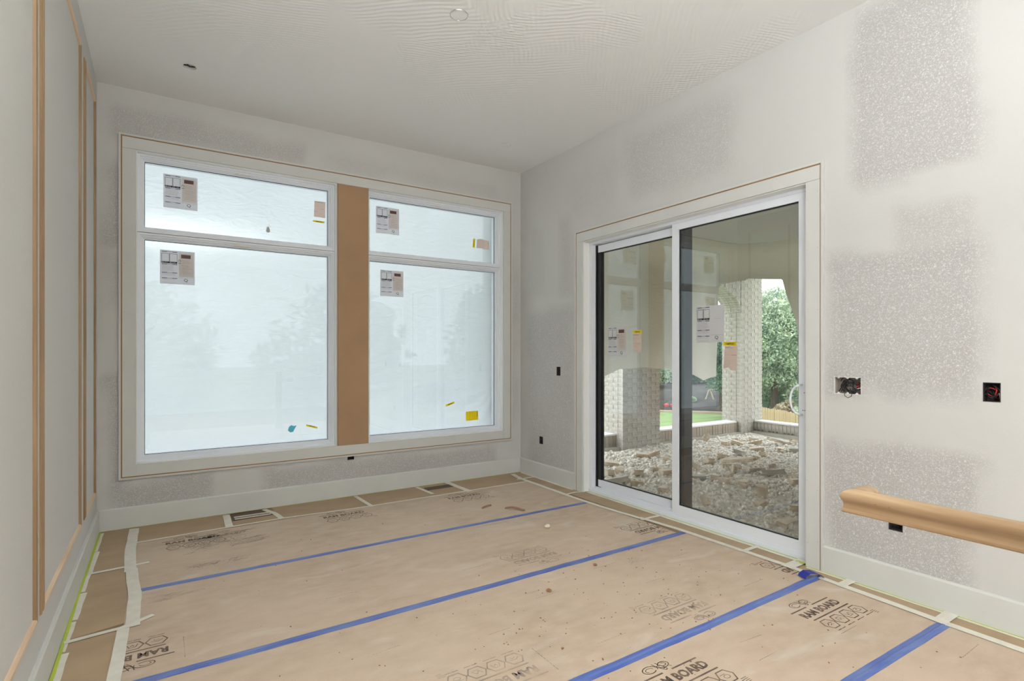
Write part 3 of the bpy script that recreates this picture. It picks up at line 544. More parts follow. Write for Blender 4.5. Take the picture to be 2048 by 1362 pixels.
ebox(PR, 4.623, 4.682, .365, .443, 'low socket box between the corner and the door', 1, 3)
ebox(PR, 1.315, 1.383, .352, .412, 'low dark box seen under the handrail', 1, 3)
ebox(lambda a, z, t: (a, YB+t, z), 1.455, 1.516, .336, .368, 'dark box slot in the wall tight under the window casing', 1, 2)
# ------------------------------------------------------------------ handrail in the foreground, carried by a newel outside the view
HR = empty('handrail', (1.75, .3, 0), label='rounded unfinished wooden handrail with a short mitred return', cat='handrail')
hp_ = [(.016, 0), (.0265, 0), (.0275, .004), (.0270, .009), (.0255, .0105), (.0240, .017), (.0235, .025), (.0250, .032), (.0285, .038), (.0310, .045), (.0312, .051), (.0285, .058), (.0215, .0635), (.012, .0668)]
prof = [(-a, b) for a, b in hp_]+[(0, .068)]+hp_[::-1]
xc, yc, zb, n = 1.750, .802, .852, len(prof)
V = [(xc+p, .1, zb+z) for p, z in prof]+[(xc+p, yc-p, zb+z) for p, z in prof]
F = [(k, k+1, n+k+1, n+k) for k in range(n-1)]+[(n-1, 0, n, 2*n-1), tuple(range(n))]
MB().add(V, F).build('rail', M['rail'], None, True).parent = HR
V = [(xc+p, yc-p, zb+z) for p, z in prof]+[(xc+.085, yc-p, zb+z) for p, z in prof]+[(xc+.097, yc-p*.8, zb+.007+z*.8) for p, z in prof]
F = [(i*n+k, i*n+k+1, (i+1)*n+k+1, (i+1)*n+k) for i in range(2) for k in range(n-1)]+[(n-1, 0, n, 2*n-1), tuple(range(2*n, 3*n))[::-1]]
MB().add(V, F).build('return', M['rail'], None, True).parent = HR
for c in HR.children: c.location = (-1.75, -.3, 0)
m = MB().box(xc-.045, xc+.045, .0, .09, 0, .98).box(xc-.055, xc+.055, -.01, .1, .98, 1.0).box(xc-.055, xc+.055, -.01, .1, 0, .14); o = m.build('newel_post', M['rail'], None); o.parent = HR; o.location = (-1.75, -.3, 0)
for y, z in ((.70, .898), (.735, .884)):
    m = MB(); m.add([(xc-.0312, y+.004*math.cos(t), zb+.043-.0+(.003)*math.sin(t)) for t in (0, 1.5, 3, 4.5)], [(0, 1, 2, 3)])
    o = m.build('knot', M['chip'], HR); o.location = (-1.75, -.3, 0)

# ------------------------------------------------------------------ floor covering
def slab(poly, z0, z1):
    n = len(poly); return MB().add([(x, y, z0) for x, y in poly]+[(x, y, z1) for x, y in poly], [tuple(range(n))[::-1], tuple(range(n, 2*n))]+[(k, (k+1) % n, n+(k+1) % n, n+k) for k in range(n)])
def lay(name, poly, z0, z1, m_, lab, cat, grp=None):
    a = 0
    for i in range(len(poly)): a += poly[i-1][0]*poly[i][1]-poly[i][0]*poly[i-1][1]
    if a < 0: poly = poly[::-1]
    return tag(slab(poly, z0, z1).build(name, M[m_]), lab, cat, grp)
G = 'brown paper strips round the edge of the floor'
KL = (('nearest the window corner', 4.116, 5.02), ('between the two cross tapes', 3.22, 4.112), ('nearest the viewer', 1.2, 3.216))
for (t_, a, b) in KL: lay('kraft_paper', [(XL+.017, a), (-.12 if a > 3.2 else -.155, a+.02 if a > 3.5 else a+.06), (-.15, b+(.0 if b > 5 else .02)), (XL+.017, b)], .0003, .0014, 'kraft', 'brown paper strip along the wood-trimmed wall, piece '+t_, 'paper', G)
for (t_, a, b) in (('by the wood-trimmed wall corner', -.14, .455), ('between the two floor vents, first half', .80, 1.535), ('between the two floor vents, second half', 1.54, 2.15), ('past the far floor vent', 2.49, 3.20)): lay('kraft_paper', [(a, 4.61), (b, 4.61), (b, 5.028), (a, 5.028)], .0003, .0016, 'kraft', 'brown paper strip under the windows, '+t_, 'paper', G)
lay('kraft_paper', [(.455, 4.61), (.80, 4.61), (.80, 4.80), (.455, 4.78)], .0003, .0016, 'kraft', 'small brown paper piece in front of the near floor vent', 'paper', G)
lay('kraft_paper', [(2.15, 4.61), (2.49, 4.61), (2.49, 4.83), (2.15, 4.83)], .0003, .0016, 'kraft', 'small brown paper piece in front of the far floor vent', 'paper', G)
lay('kraft_paper', [(2.15, 4.93), (2.49, 4.95), (2.49, 5.028), (2.15, 5.028)], .0003, .0016, 'kraft', 'brown paper sliver behind the far floor vent', 'paper', G)
for (t_, a, b, xo) in (('tiny piece in the far corner', 4.72, 5.02, 3.372), ('from the corner to the door casing', 3.985, 4.715, 3.372), ('along the fixed door panel', 3.05, 3.98, 3.445), ('along the sliding door panel', 2.20, 3.046, 3.445), ('at the handle end of the door', 1.90, 2.196, 3.445), ('below the casing foot', 1.57, 1.896, 3.385), ('right after the casing foot', 1.10, 1.566, 3.372), ('nearest the viewer beside the handrail', -.2, 1.096, 3.372)):
    xi = 3.19 if a > 3.05 else 3.24
    lay('kraft_paper', [(xi, a), (xo, a), (xo, b), (xi, b)], .0003, .0016, 'kraft', 'brown paper strip by the door wall, '+t_, 'paper', G)
BZ = .0024
def board(y0, y1, lab): return lay('protection_board', [(-.15, y0), (3.2 if y1 > 3 else 3.26, y0), (3.2 if y1 > 3 else 3.26, y1), (-.15, y1)], .0003, BZ, 'board', lab, 'floor board', 'floor protection boards')
BD = [board(3.672, 4.612, 'pale tan floor board nearest the windows with smeared lettering'), board(2.652, 3.671, 'tan floor board between the first and second blue tape from the windows'),
      board(1.692, 2.651, 'tan floor board between the second and third blue tape from the windows'), board(1.082, 1.691, 'tan floor board on the near side of the third blue tape'), board(-.6, 1.081, 'tan floor board nearest the viewer past the last blue tape')]
def logo(bd, x, y, flip=False, cliplo=None, cliphi=None, ink='ink', sx=1, smear=0, parts='ehl'):
    s = -1 if flip else 1; z = BZ+.0004
    P = lambda u, v, t=0: (x+s*(u*sx+smear*v), y+s*v, z)
    f = Flat(P); w = .33
    f.text(RAMT, 0, 0, w, .052)
    f.line([(.012, -.024), (w+.012, -.024)], .0085); f.line([(-.02, .074), (.115, .074)], .0085); f.line([(.175, .074), (w-.005, .074)], .0085)
    # emblem: horned head drawn in outline
    for cx_, cy_, a0_, a1_, r0 in ((.085, .115, -.4, 5.6, .042), (.165, .118, 3.5, 9.2, .034)):
        f.line([(cx_+r0*math.cos(t)*(1-abs(t-a0_)*.045), cy_+r0*.62*math.sin(t)*(1-abs(t-a0_)*.04)) for t in np.linspace(a0_, a1_, 20)], .0045)
        f.line([(cx_+r0*.5*math.cos(t), cy_+r0*.3*math.sin(t)) for t in np.linspace(a0_+.6, a0_+4.4, 12)], .0035)
    f.line([(.122, .142), (.128, .12), (.136, .10), (.150, .082), (.160, .086), (.158, .104), (.150, .118), (.142, .14)], .0042); f.line([(.132, .122), (.146, .116)], .0035); f.line([(.146, .094), (.156, .096)], .004)
    f.line([(.186, .098), (.190, .090)], .004)
    for k in range(4):
        cx, cy = .045+k*.092, -.083
        f.line([(cx+.046*math.cos(t)*(.93 if abs(math.cos(t)) > .9 else 1), cy+.042*math.sin(t)) for t in (0, 1.05, 2.09, 3.14, 4.19, 5.24)], .0058, close=True)
        if k == 0: f.line([(cx-.024, cy-.006), (cx-.005, cy+.008), (cx+.02, cy+.004)], .004); f.line([(cx-.01, cy-.012), (cx+.006, cy-.004), (cx+.012, cy-.014)], .003)
        if k == 1: f.line([(cx-.02, cy-.012), (cx-.012, cy+.014), (cx+.012, cy+.014), (cx+.02, cy-.012)], .0034); f.line([(cx-.006, cy+.004), (cx, cy-.01), (cx+.008, cy+.002)], .003)
        if k == 2: f.line([(cx-.022, cy+.012), (cx-.01, cy-.008), (cx+.004, cy+.012), (cx+.02, cy-.01)], .0034); f.line([(cx-.014, cy-.014), (cx+.014, cy-.014)], .003)
        if k == 3: f.line([(cx+.016*math.cos(t), cy-.003+.011*math.sin(t)) for t in np.linspace(0, 6.28, 9)], .003); f.line([(cx-.024, cy+.014), (cx+.006, cy+.014)], .003)
        f.line([(cx-.03, -.139), (cx-.004, -.139)], .005); f.line([(cx+.002, -.139), (cx+.032, -.139)], .004)
    for k in range(4): f.line([(.352+.004*k, -.128-.009*k), (.385, -.128-.009*k)], .003)
    o = f.build('printed_logo', M[ink], bd)
    if cliplo is not None or cliphi is not None:
        bm = bmesh.new(); bm.from_mesh(o.data)
        if cliplo is not None: bmesh.ops.bisect_plane(bm, geom=bm.verts[:]+bm.edges[:]+bm.faces[:], plane_co=(cliplo, 0, 0), plane_no=(1, 0, 0), clear_inner=True)
        if cliphi is not None: bmesh.ops.bisect_plane(bm, geom=bm.verts[:]+bm.edges[:]+bm.faces[:], plane_co=(cliphi, 0, 0), plane_no=(1, 0, 0), clear_outer=True)
        bm.to_mesh(o.data); bm.free()
    return o
logo(BD[0], 1.10, 4.455); logo(BD[0], 2.20, 4.43); logo(BD[0], .03, 4.44); logo(BD[0], .19, 4.43, ink='pale', smear=.4)
logo(BD[1], .030, 2.908, True, cliplo=-.145); logo(BD[1], 2.203, 2.885, True, ink='pale'); logo(BD[1], 3.275, 2.885, True, cliphi=3.195)
logo(BD[2], 1.333, 1.885, True, ink='pale'); logo(BD[2], 2.43, 1.882, True, ink='pale'); logo(BD[2], 3.50, 1.885, True, cliphi=3.255)
logo(BD[3], 2.71, 1.462); logo(BD[3], 1.63, 1.470)
def scribble(bd, x, y, w, h, n, m_='ink', seed=1, ang=0):
    rn = random.Random(seed); f = Flat(lambda u, v, t=0: (x+u*math.cos(ang)-v*math.sin(ang), y+u*math.sin(ang)+v*math.cos(ang), BZ+.0004))
    for k in range(n):
        u, v = rn.uniform(0, w), rn.uniform(0, h); ph = rn.uniform(0, 6); L_ = rn.uniform(.04, .12)
        f.line([(u+L_*t, v+.012*math.sin(ph+t*9)+.02*t) for t in np.linspace(0, 1, 6)], .0022)
    f.build('smeared_print', M[m_], bd)
scribble(BD[0], .22, 4.43, .32, .07, 20, 'ink', 1); scribble(BD[0], .12, 4.16, .13, .12, 12, 'ink', 2); scribble(BD[0], .33, 4.18, .28, .12, 20, 'ink', 3); scribble(BD[0], .12, 3.86, .30, .07, 18, 'ink', 4)
scribble(BD[1], -.08, 3.44, .1, .08, 9, 'pale', 5); scribble(BD[1], .07, 3.46, .1, .04, 5, 'stamp', 6); scribble(BD[2], 2.42, 2.44, .16, .06, 12, 'stamp', 7); scribble(BD[1], 1.86, 3.42, .2, .06, 8, 'stamp', 8); scribble(BD[2], .62, 1.86, .3, .05, 5, 'stamp', 9)
def dashes(bd, pairs):
    f = Flat(lambda u, v, t=0: (u, v, BZ+.0004))
    for (x0, y0, x1, y1) in pairs:
        n = 9
        for k in range(n):
            a, b = k/n, (k+.7)/n; f.line([(x0+(x1-x0)*a, y0+(y1-y0)*a), (x0+(x1-x0)*b, y0+(y1-y0)*b)], .0035)
    f.build('ruled_dashes', M['pale'], bd)
dashes(BD[0], [(.0, 3.84, .42, 3.84), (1.62, 4.46, 1.80, 4.46), (1.35, 4.1, 1.5, 4.1), (2.6, 4.2, 2.78, 4.2), (2.9, 4.48, 3.08, 4.48), (2.72, 4.05, 2.86, 4.05), (1.95, 3.97, 2.1, 3.97)])
dashes(BD[1], [(-.06, 3.53, .12, 3.53), (1.006, 2.797, 1.19, 2.78), (.75, 3.0, .92, 3.0), (2.56, 3.22, 2.7, 3.22), (2.95, 3.25, 3.09, 3.25), (1.47, 3.3, 1.6, 3.3), (.09, 2.76, .09, 2.97), (1.55, 2.94, 1.7, 2.94)])
dashes(BD[2], [(.782, 2.331, .914, 2.343), (1.70, 2.385, 1.86, 2.385), (1.68, 2.46, 1.78, 2.46), (2.789, 2.385, 2.958, 2.385), (2.23, 2.52, 2.42, 2.52), (2.788, 1.865, 2.967, 1.865), (1.673, 1.861, 1.858, 1.861), (2.35, 2.2, 2.5, 2.2), (1.3, 2.2, 1.42, 2.2), (.55, 2.05, .7, 2.05), (1.40, 1.80, 1.40, 2.0)])
dashes(BD[3], [(2.23, 1.514, 2.378, 1.50), (2.70, 1.30, 2.85, 1.30)]); dashes(BD[4], [(2.934, .911, 3.133, .913), (2.6, .7, 2.75, .7)])
dashes(BD[3], [(2.17, 1.38, 2.30, 1.38)])
# tapes ------------------------------------------------------------
def tape(name, pts, w, m_, lab, cat, z=.0030, grp=None, sub=7, wob=.002, lift=.0004, ridge=0):
    P = []; pts = [Vector(p+(0,)*(3-len(p))) for p in pts]
    for a, b in zip(pts, pts[1:]):
        n = max(1, int((b-a).length/.09)); P += [a+(b-a)*i/n for i in range(n)]
    P.append(pts[-1]); rn = random.Random(lab); V = []; F = []; N = len(P); prof = [(-1, 0), (-1, .0006), (-.3, .0009+ridge*.3), (0, .0009+ridge), (.3, .0009), (1, .0006), (1, 0)]
    for i, p in enumerate(P):
        d = (P[min(i+1, N-1)]-P[max(0, i-1)]); d.z = 0; d.normalize(); q = Vector((-d.y, d.x, 0)); c = p+q*rn.uniform(-wob, wob); ww = w/2*(1+rn.uniform(-.03, .03)); zz = z+rn.uniform(0, lift)
        for u, h in prof: v = c+q*u*ww; V.append((v.x, v.y, zz+h+p.z))
    k = len(prof)
    for i in range(N-1):
        for j in range(k): F.append((i*k+j, i*k+(j+1) % k, (i+1)*k+(j+1) % k, (i+1)*k+j))
    F += [tuple(range(k)), tuple(range((N-1)*k, N*k))[::-1]]
    mb = MB(); mb.v = V; mb.f = F; return tag(mb.build(name, M[m_]), lab, cat, grp)
GB, GM, GG = 'blue tape seams on the floor', 'masking tape strips on the floor', 'green tape lines at the walls'
tape('blue_tape', [(-.11, 3.672), (3.17, 3.674)], .046, 'blue', 'blue tape seam nearest the windows', 'tape', grp=GB, ridge=.0012)
tape('blue_tape', [(-.14, 2.650), (1.6, 2.655), (3.245, 2.668)], .05, 'blue', 'long blue tape seam, second from the windows', 'tape', grp=GB, ridge=.0015)
tape('blue_tape', [(.6, 1.693), (1.444, 1.690), (2.18, 1.692), (3.285, 1.708)], .052, 'blue', 'creased blue tape seam ending in a peeled-up curl', 'tape', grp=GB, ridge=.007)
tape('blue_tape', [(1.5, 1.09), (2.345, 1.090), (3.225, 1.072)], .054, 'blue', 'wrinkled blue tape seam nearest the viewer', 'tape', grp=GB, ridge=.003)
tape('blue_tape', [(3.275, 1.695), (3.262, 1.50)], .012, 'blue', 'thin blue tape thread along the paper edge by the casing foot', 'tape', z=.0042, grp=GB)
m = MB(); pr = [(3.285, 1.70, .006), (3.265, 1.705, .022), (3.235, 1.715, .034), (3.20, 1.735, .034), (3.175, 1.745, .020), (3.165, 1.745, .008)]
V = []
for x, y, z in pr: V += [(x-.006, y-.026, z), (x+.006, y+.026, z+.004), (x+.006, y+.026, z+.0055), (x-.006, y-.026, z+.0015)]
m.add(V, [(i*4+j, i*4+(j+1) % 4, i*4+4+(j+1) % 4, i*4+4+j) for i in range(len(pr)-1) for j in range(4)]+[(0, 1, 2, 3), (23, 22, 21, 20)])
tag(m.build('tape_curl', mat('deep_blue_tape', (.02, .035, .28, 1), .4)), 'deep blue curl of tape standing up by the casing foot', 'tape')
T = lambda pts, w, lab, z=.0040: tape('masking_tape', pts, w, 'mask', lab, 'tape', z=z, grp=GM)
T([(-.15, 4.607), (.44, 4.635), (.80, 4.648), (1.52, 4.604), (2.45, 4.608), (3.21, 4.606)], .026, 'cream tape joining boards and paper under the windows')
T([(-.165, 4.98), (-.17, 4.46), (-.155, 4.02)], .062, 'cream tape beside the wood-trimmed wall, stretch at the windows', .0048)
T([(-.15, 4.06), (-.118, 3.62)], .060, 'cream tape beside the wood-trimmed wall, slanting stretch', .0056)
T([(-.118, 3.66), (-.112, 3.20)], .060, 'cream tape beside the wood-trimmed wall, stretch between the cross tapes', .0062)
T([(-.15, 3.215), (-.16, 2.72), (-.17, 1.3)], .05, 'cream tape beside the wood-trimmed wall, stretch nearest the viewer', .0048)
T([(-.375, 4.105), (-.06, 4.135)], .03, 'narrow cross tape on the brown paper, the one nearer the windows')
T([(-.37, 3.19), (-.16, 3.215), (-.03, 3.29)], .03, 'narrow cross tape on the brown paper, the one nearer the viewer', .0054)
for k, (a, b) in enumerate(((4.985, 4.55), (4.54, 4.13), (4.1, 3.82), (3.80, 3.44), (3.42, 3.1), (3.08, 1.4))):
    T([(-.362+(.006 if k % 2 else 0), a), (-.366+(.004 if k % 2 else 0), b)], .026+.006*(k % 2), 'edge tape against the painted baseboard, '+('first', 'second', 'third', 'fourth', 'fifth', 'last')[k]+' piece from the window corner', .0022)
T([(.442, 4.64), (.450, 4.99)], .052, 'cream tape on the near edge of the near floor vent', .005); T([(.815, 4.63), (.795, 4.82), (.735, 4.99)], .04, 'curved cream tape on the far edge of the near floor vent', .005)
T([(1.535, 4.58), (1.512, 5.0)], .036, 'cream cross tape between the two floor vents', .005); T([(2.15, 4.68), (2.12, 5.0)], .036, 'cream tape on the near edge of the far floor vent', .005); T([(2.485, 4.57), (2.46, 5.02)], .058, 'wide cream tape on the far edge of the far floor vent', .005)
T([(3.18, 4.70), (3.23, 4.97)], .05, 'short cream tape by the far corner under the windows', .005); T([(3.13, 4.73), (3.37, 4.72)], .03, 'cream cross tape in the far corner', .0058)
T([(3.19, 4.72), (3.18, 3.90)], .046, 'cream tape on the board edge from the far corner', .0048); T([(3.175, 3.98), (3.19, 3.50), (3.225, 3.08)], .040, 'cream tape on the board edge by the fixed door panel', .0056); T([(3.235, 3.10), (3.27, 2.75), (3.275, 2.19)], .044, 'cream tape on the board edge by the sliding panel', .0048)
T([(3.275, 2.22), (3.278, 1.87)], .044, 'cream tape on the board edge at the handle end', .0056); T([(3.278, 1.90), (3.257, 1.55)], .04, 'cream tape on the board edge by the casing foot', .0048); T([(3.257, 1.58), (3.248, 1.31), (3.232, 1.08)], .05, 'cream tape on the board edge past the casing foot', .0056); T([(3.232, 1.10), (3.226, .78), (3.22, .3)], .05, 'cream tape on the board edge nearest the viewer', .0048)
T([(3.16, 3.975), (3.30, 3.99), (3.43, 3.96)], .028, 'cream cross tape at the far door casing', .0062); T([(3.20, 3.045), (3.45, 3.048)], .034, 'cream cross tape at the middle of the door', .0062); T([(3.26, 2.196), (3.44, 2.197)], .034, 'cream cross tape toward the handle end', .0062)
T([(3.365, 5.0), (3.360, 4.09)], .03, 'cream edge tape along the baseboard between corner and casing', .0022); T([(3.425, 3.95), (3.425, 1.86)], .036, 'long cream edge tape along the door threshold', .0024); T([(3.362, 1.82), (3.362, .3)], .03, 'long cream edge tape along the baseboard below the sockets', .0022)
rn = random.Random(5)
def wad(x, y, lab, sx, sy):
    m = MB(); n = 9
    for i in range(n+1):
        for j in range(n+1): m.v.append((x+(i/n-.5)*sx, y+(j/n-.5)*sy, .0068+.012*max(0, noise.noise((i*.9+x*5, j*.9, y*3)))*math.sin(math.pi*i/n)*math.sin(math.pi*j/n)+.001))
    for i in range(n):
        for j in range(n): k = i*(n+1)+j; m.f.append((k, k+n+1, k+n+2, k+1))
    tag(m.build('tape_wad', M['mask'], smooth=True), lab, 'tape')
wad(3.345, 1.885, 'crumpled cream tape knot at the casing foot', .20, .07); wad(3.32, 1.568, 'crumpled cream tape knot just past the casing foot', .14, .05); wad(3.29, 1.092, 'crumpled cream tape knot at the end of the last blue seam', .17, .06)
def gtape(pts, w, lab, z=.002): tape('green_tape', pts, w, 'green', lab, 'tape', z=z, grp=GG, wob=.001)
gtape([(XL+.022, 5.0), (XL+.024, 4.2), (XL+.020, 3.8), (XL+.026, 3.1), (XL+.024, 1.4)], .014, 'yellow-green tape line under the baseboard of the wood-trimmed wall', .0045)
gtape([(XL+.02, YB-.021), (XR-.02, YB-.021)], .006, 'yellow-green tape line under the baseboard below the windows'); gtape([(XR-.021, 5.0), (XR-.021, 4.08)], .007, 'yellow-green tape line between the far corner and the door casing')
gtape([(3.441, 3.96), (3.441, 1.85)], .008, 'yellow-green tape line along the door threshold', .003); gtape([(XR-.022, 1.84), (XR-.022, .3)], .008, 'yellow-green tape line under the baseboard past the door', .003)
tape('green_tape', [(3.40, 1.905), (3.385, 1.85)], .03, 'green', 'short wide green tape scrap at the casing foot', 'tape', z=.0085)
# floor vents ------------------------------------------------------
def vent(x0, x1, y0, y1, lab, slats):
    r = empty('floor_vent', ((x0+x1)/2, (y0+y1)/2, 0), label=lab, cat='floor vent'); c = (-(x0+x1)/2, -(y0+y1)/2, 0)
    o = box('duct_opening', M['core'], x0, x1, y0, y1, .0002, .0012, r); o.location = c
    o = MB().ring(0, 0, 0, 0, 0, 0, 0); o = MB()
    for (a, b, p, q) in ((x0, x0+.012, y0, y1), (x1-.012, x1, y0, y1), (x0, x1, y0, y0+.006), (x0, x1, y1-.006, y1)): o.box(a, b, p, q, .0012, .004)
    o = o.build('vent_rim', M['brn'], r); o.location = c
    for y in slats: o = box('slat', M['mask'], x0+.012, x1-.012, y-.006, y+.006, .0012, .007, r); o.location = c
vent(.485, .775, 4.80, 5.0, 'floor vent with pale slats under the first tall window', (4.83, 4.885)); vent(2.17, 2.47, 4.835, 4.935, 'dark narrow floor vent under the far tall window', ())
# loose bits -------------------------------------------------------
def shaving(p0, p1, w, hgt, lab):
    p0, p1 = Vector(p0), Vector(p1); m = MB(); n = 10; d = (p1-p0); q = Vector((-d.y, d.x, 0)).normalized(); V = []
    for i in range(n+1):
        t = i/n; c = p0+d*t; hz = BZ+.003+hgt*math.sin(math.pi*min(1, t*1.15))
        ww = w*(.35+.65*math.sin(math.pi*(t*.8+.1)))
        for s, dz in ((-1, 0), (1, .008), (1, .0105), (-1, .0025)): v = c+q*s*ww/2; V.append((v.x, v.y, hz+dz))
    m.add(V, [(i*4+j, i*4+(j+1) % 4, i*4+4+(j+1) % 4, i*4+4+j) for i in range(n) for j in range(4)]+[(0, 1, 2, 3), tuple(range(n*4, n*4+4))[::-1]])
    tag(m.build('wood_shaving', M['shav']), lab, 'wood scrap')
shaving((2.46, 3.90, 0), (2.565, 3.755, 0), .024, .012, 'curved brown wood sliver lying next to the first blue seam'); shaving((2.29, 4.0, 0), (2.41, 4.045, 0), .016, .004, 'small thin wood sliver on the board nearest the windows')
def crumb(x, y, r_, m_, lab):
    me = bmesh.new(); bmesh.ops.create_icosphere(me, subdivisions=2, radius=r_)
    for v in me.verts: v.co *= 1+.5*noise.noise(v.co*90+Vector((x*9, y*9, 0))); v.co.z *= .55
    d = bpy.data.meshes.new('crumb'); me.to_mesh(d); me.free(); o = bpy.data.objects.new('debris_crumb', d); COL.objects.link(o); d.materials.append(M[m_]); o.location = (x, y, BZ+r_*.45); tag(o, lab, 'debris')
crumb(2.47, 3.31, .022, 'chalk', 'pale plaster lump on the board below the wood sliver'); crumb(1.814, 2.417, .014, 'chip', 'brown crumb near the middle of the floor'); crumb(2.278, 2.556, .012, 'chip', 'brown crumb just below the second blue seam'); crumb(1.513, 1.915, .007, 'chip', 'tiny dark crumb near the third blue seam')
m = MB()
for k in range(260):
    x, y = rng.uniform(.3, 3.1), rng.uniform(.8, 4.3)
    if k % 3: x, y = rng.normal(2.0, .6), rng.normal(2.1, .35)
    if not (-.1 < x < 3.2): continue
    r_ = rng.uniform(.0015, .004); a = rng.uniform(0, 3)
    v, f = cuboid(-r_, r_, -r_*.6, r_*.6, 0, r_*.7); m.add([(x+p[0]*math.cos(a)-p[1]*math.sin(a), y+p[0]*math.sin(a)+p[1]*math.cos(a), BZ+p[2]) for p in v], f)
tag(m.build('sawdust_specks', M['chip']), 'dark specks of dust scattered over the tan boards', 'debris', kind='stuff')

# ------------------------------------------------------------------ porch and garden
GZ = -.15
def gz(x, y): return GZ+.035*noise.noise((x*.9, y*.9, 2))+.02*noise.noise((x*3.3, y*3.3, 9))
V = []; F = []; nx, ny = 90, 110
for i in range(nx+1):
    for j in range(ny+1): x, y = 3.6+5.6*i/nx, -1.0+7.2*j/ny; V.append((x, y, gz(x, y)+.06*ss(4.9, 5.9, y)*.8+.012*noise.noise((x*9, y*9, 4))))
for i in range(nx):
    for j in range(ny): k = i*(ny+1)+j; F.append((k, k+ny+1, k+ny+2, k+1))
mb = MB(); mb.v = V; mb.f = F; tag(mb.build('gravel_bed', M['gravel'], smooth=True), 'grey crushed gravel ground under the porch', 'ground', kind='structure')
# crushed stones: one object, far past counting
ico_v = []; bm = bmesh.new(); bmesh.ops.create_icosphere(bm, subdivisions=1, radius=1); base_v = np.array([v.co[:] for v in bm.verts]); base_f = np.array([[v.index for v in f.verts] for f in bm.faces]); bm.free()
NS = 15000; px = rng.uniform(3.7, 8.72, NS); py = rng.uniform(.8, 5.78, NS); r_ = rng.uniform(.008, .026, NS)*np.where(rng.random(NS) < .06, 1.8, 1)
allv = []; allf = []
for k in range(NS):
    sc = r_[k]*rng.uniform(.6, 1.25, 3); a = rng.uniform(0, 6.28); v = base_v*(1+rng.uniform(-.25, .25, (len(base_v), 1)))*sc; c, s = math.cos(a), math.sin(a)
    v = np.stack([v[:, 0]*c-v[:, 2]*s, v[:, 1], v[:, 0]*s+v[:, 2]*c], 1); z = gz(px[k], py[k])+.048*ss(4.9, 5.9, py[k])+r_[k]*.25
    allv.append(v+[px[k], py[k], z]); allf.append(base_f+k*len(base_v))
allv = np.concatenate(allv); allf = np.concatenate(allf); me = bpy.data.meshes.new('gravel'); me.vertices.add(len(allv)); me.vertices.foreach_set('co', allv.ravel()); me.loops.add(allf.size); me.loops.foreach_set('vertex_index', allf.ravel().astype(np.int32))
me.polygons.add(len(allf)); me.polygons.foreach_set('loop_start', np.arange(0, allf.size, 3, dtype=np.int32)); me.update(calc_edges=True); me.validate()
me.materials.append(M['stone'] if 'stone' in M else mat('crushed_stone', (.86, .83, .75, 1), .95, .5, 22, col2=(.50, .465, .40, 1), detail=1)); o = bpy.data.objects.new('crushed_stone', me); COL.objects.link(o); tag(o, 'loose crushed stone strewn over the ground outside the door', 'gravel', kind='stuff')
# brickwork
CS, BL, BHT, MJ = .0677, .203, .0577, .01
BM = {}
def brick_mesh(lx, ly, lz, key, cores=False):
    k = (round(lx, 3), round(ly, 3), round(lz, 3), key, cores)
    if k not in BM:
        m = MB(); m.box(-lx/2, lx/2, -ly/2, ly/2, -lz/2, lz/2); me = bpy.data.meshes.new('brick'); me.from_pydata(m.v, [], m.f); me.materials.append(M[key]); BM[k] = me
    return BM[k]
def put(me, name, parent, loc, rot=(0, 0, 0)):
    o = bpy.data.objects.new(name, me); COL.objects.link(o); o.parent = parent; o.location = loc; o.rotation_euler = rot; return o
def pillar(x0, x1, y0, y1, z0, z1, lab, key='brick', brick_to=99, grp='brick pillars of the porch'):
    r = empty('brick_pillar', (x0, y0, 0), label=lab, cat='pillar', group=grp); p = .008
    o = box('core', M['mortar'], x0+p, x1-p, y0+p, y1-p, z0, z1, r); o.location = (-x0, -y0, 0)
    c = 0; z = z0
    while z < z1-.03 and z < brick_to:
        off = .5 if c % 2 else 1
        for face in ('f', 's'):                      # the face toward the viewer and the face toward the house
            L_ = (x1-x0) if face == 'f' else (y1-y0); a = 0; first = BL*(off if face == 'f' else 1.5-off)
            # the corner brick shows on both faces, so the side face starts after it
            if face == 's': a = .09 if off == 1 else .09
            while a < L_-.03:
                l = min(first, L_-a)
                if L_-a-l < .04: l = L_-a
                j = .0018*random.uniform(-1, 1)
                if face == 'f': put(brick_mesh(l-MJ, .09, BHT, key), 'brick', r, (a+l/2, .045+j, z+CS/2))
                elif a > 0: put(brick_mesh(.09, l-MJ, BHT, key), 'brick', r, (.045+j, a+l/2+.005, z+CS/2))
                a += l; first = BL
        z += CS; c += 1
    return r
pillar(5.753, 6.56, 5.85, 6.24, GZ-.05, 3.05, 'brick pillar behind the fixed door panel, its head hidden by the sheeting', brick_to=1.35)
pillar(8.645, 9.28, 5.85, 6.24, GZ-.05, 3.05, 'tall corner brick pillar where both low walls meet', brick_to=2.80)
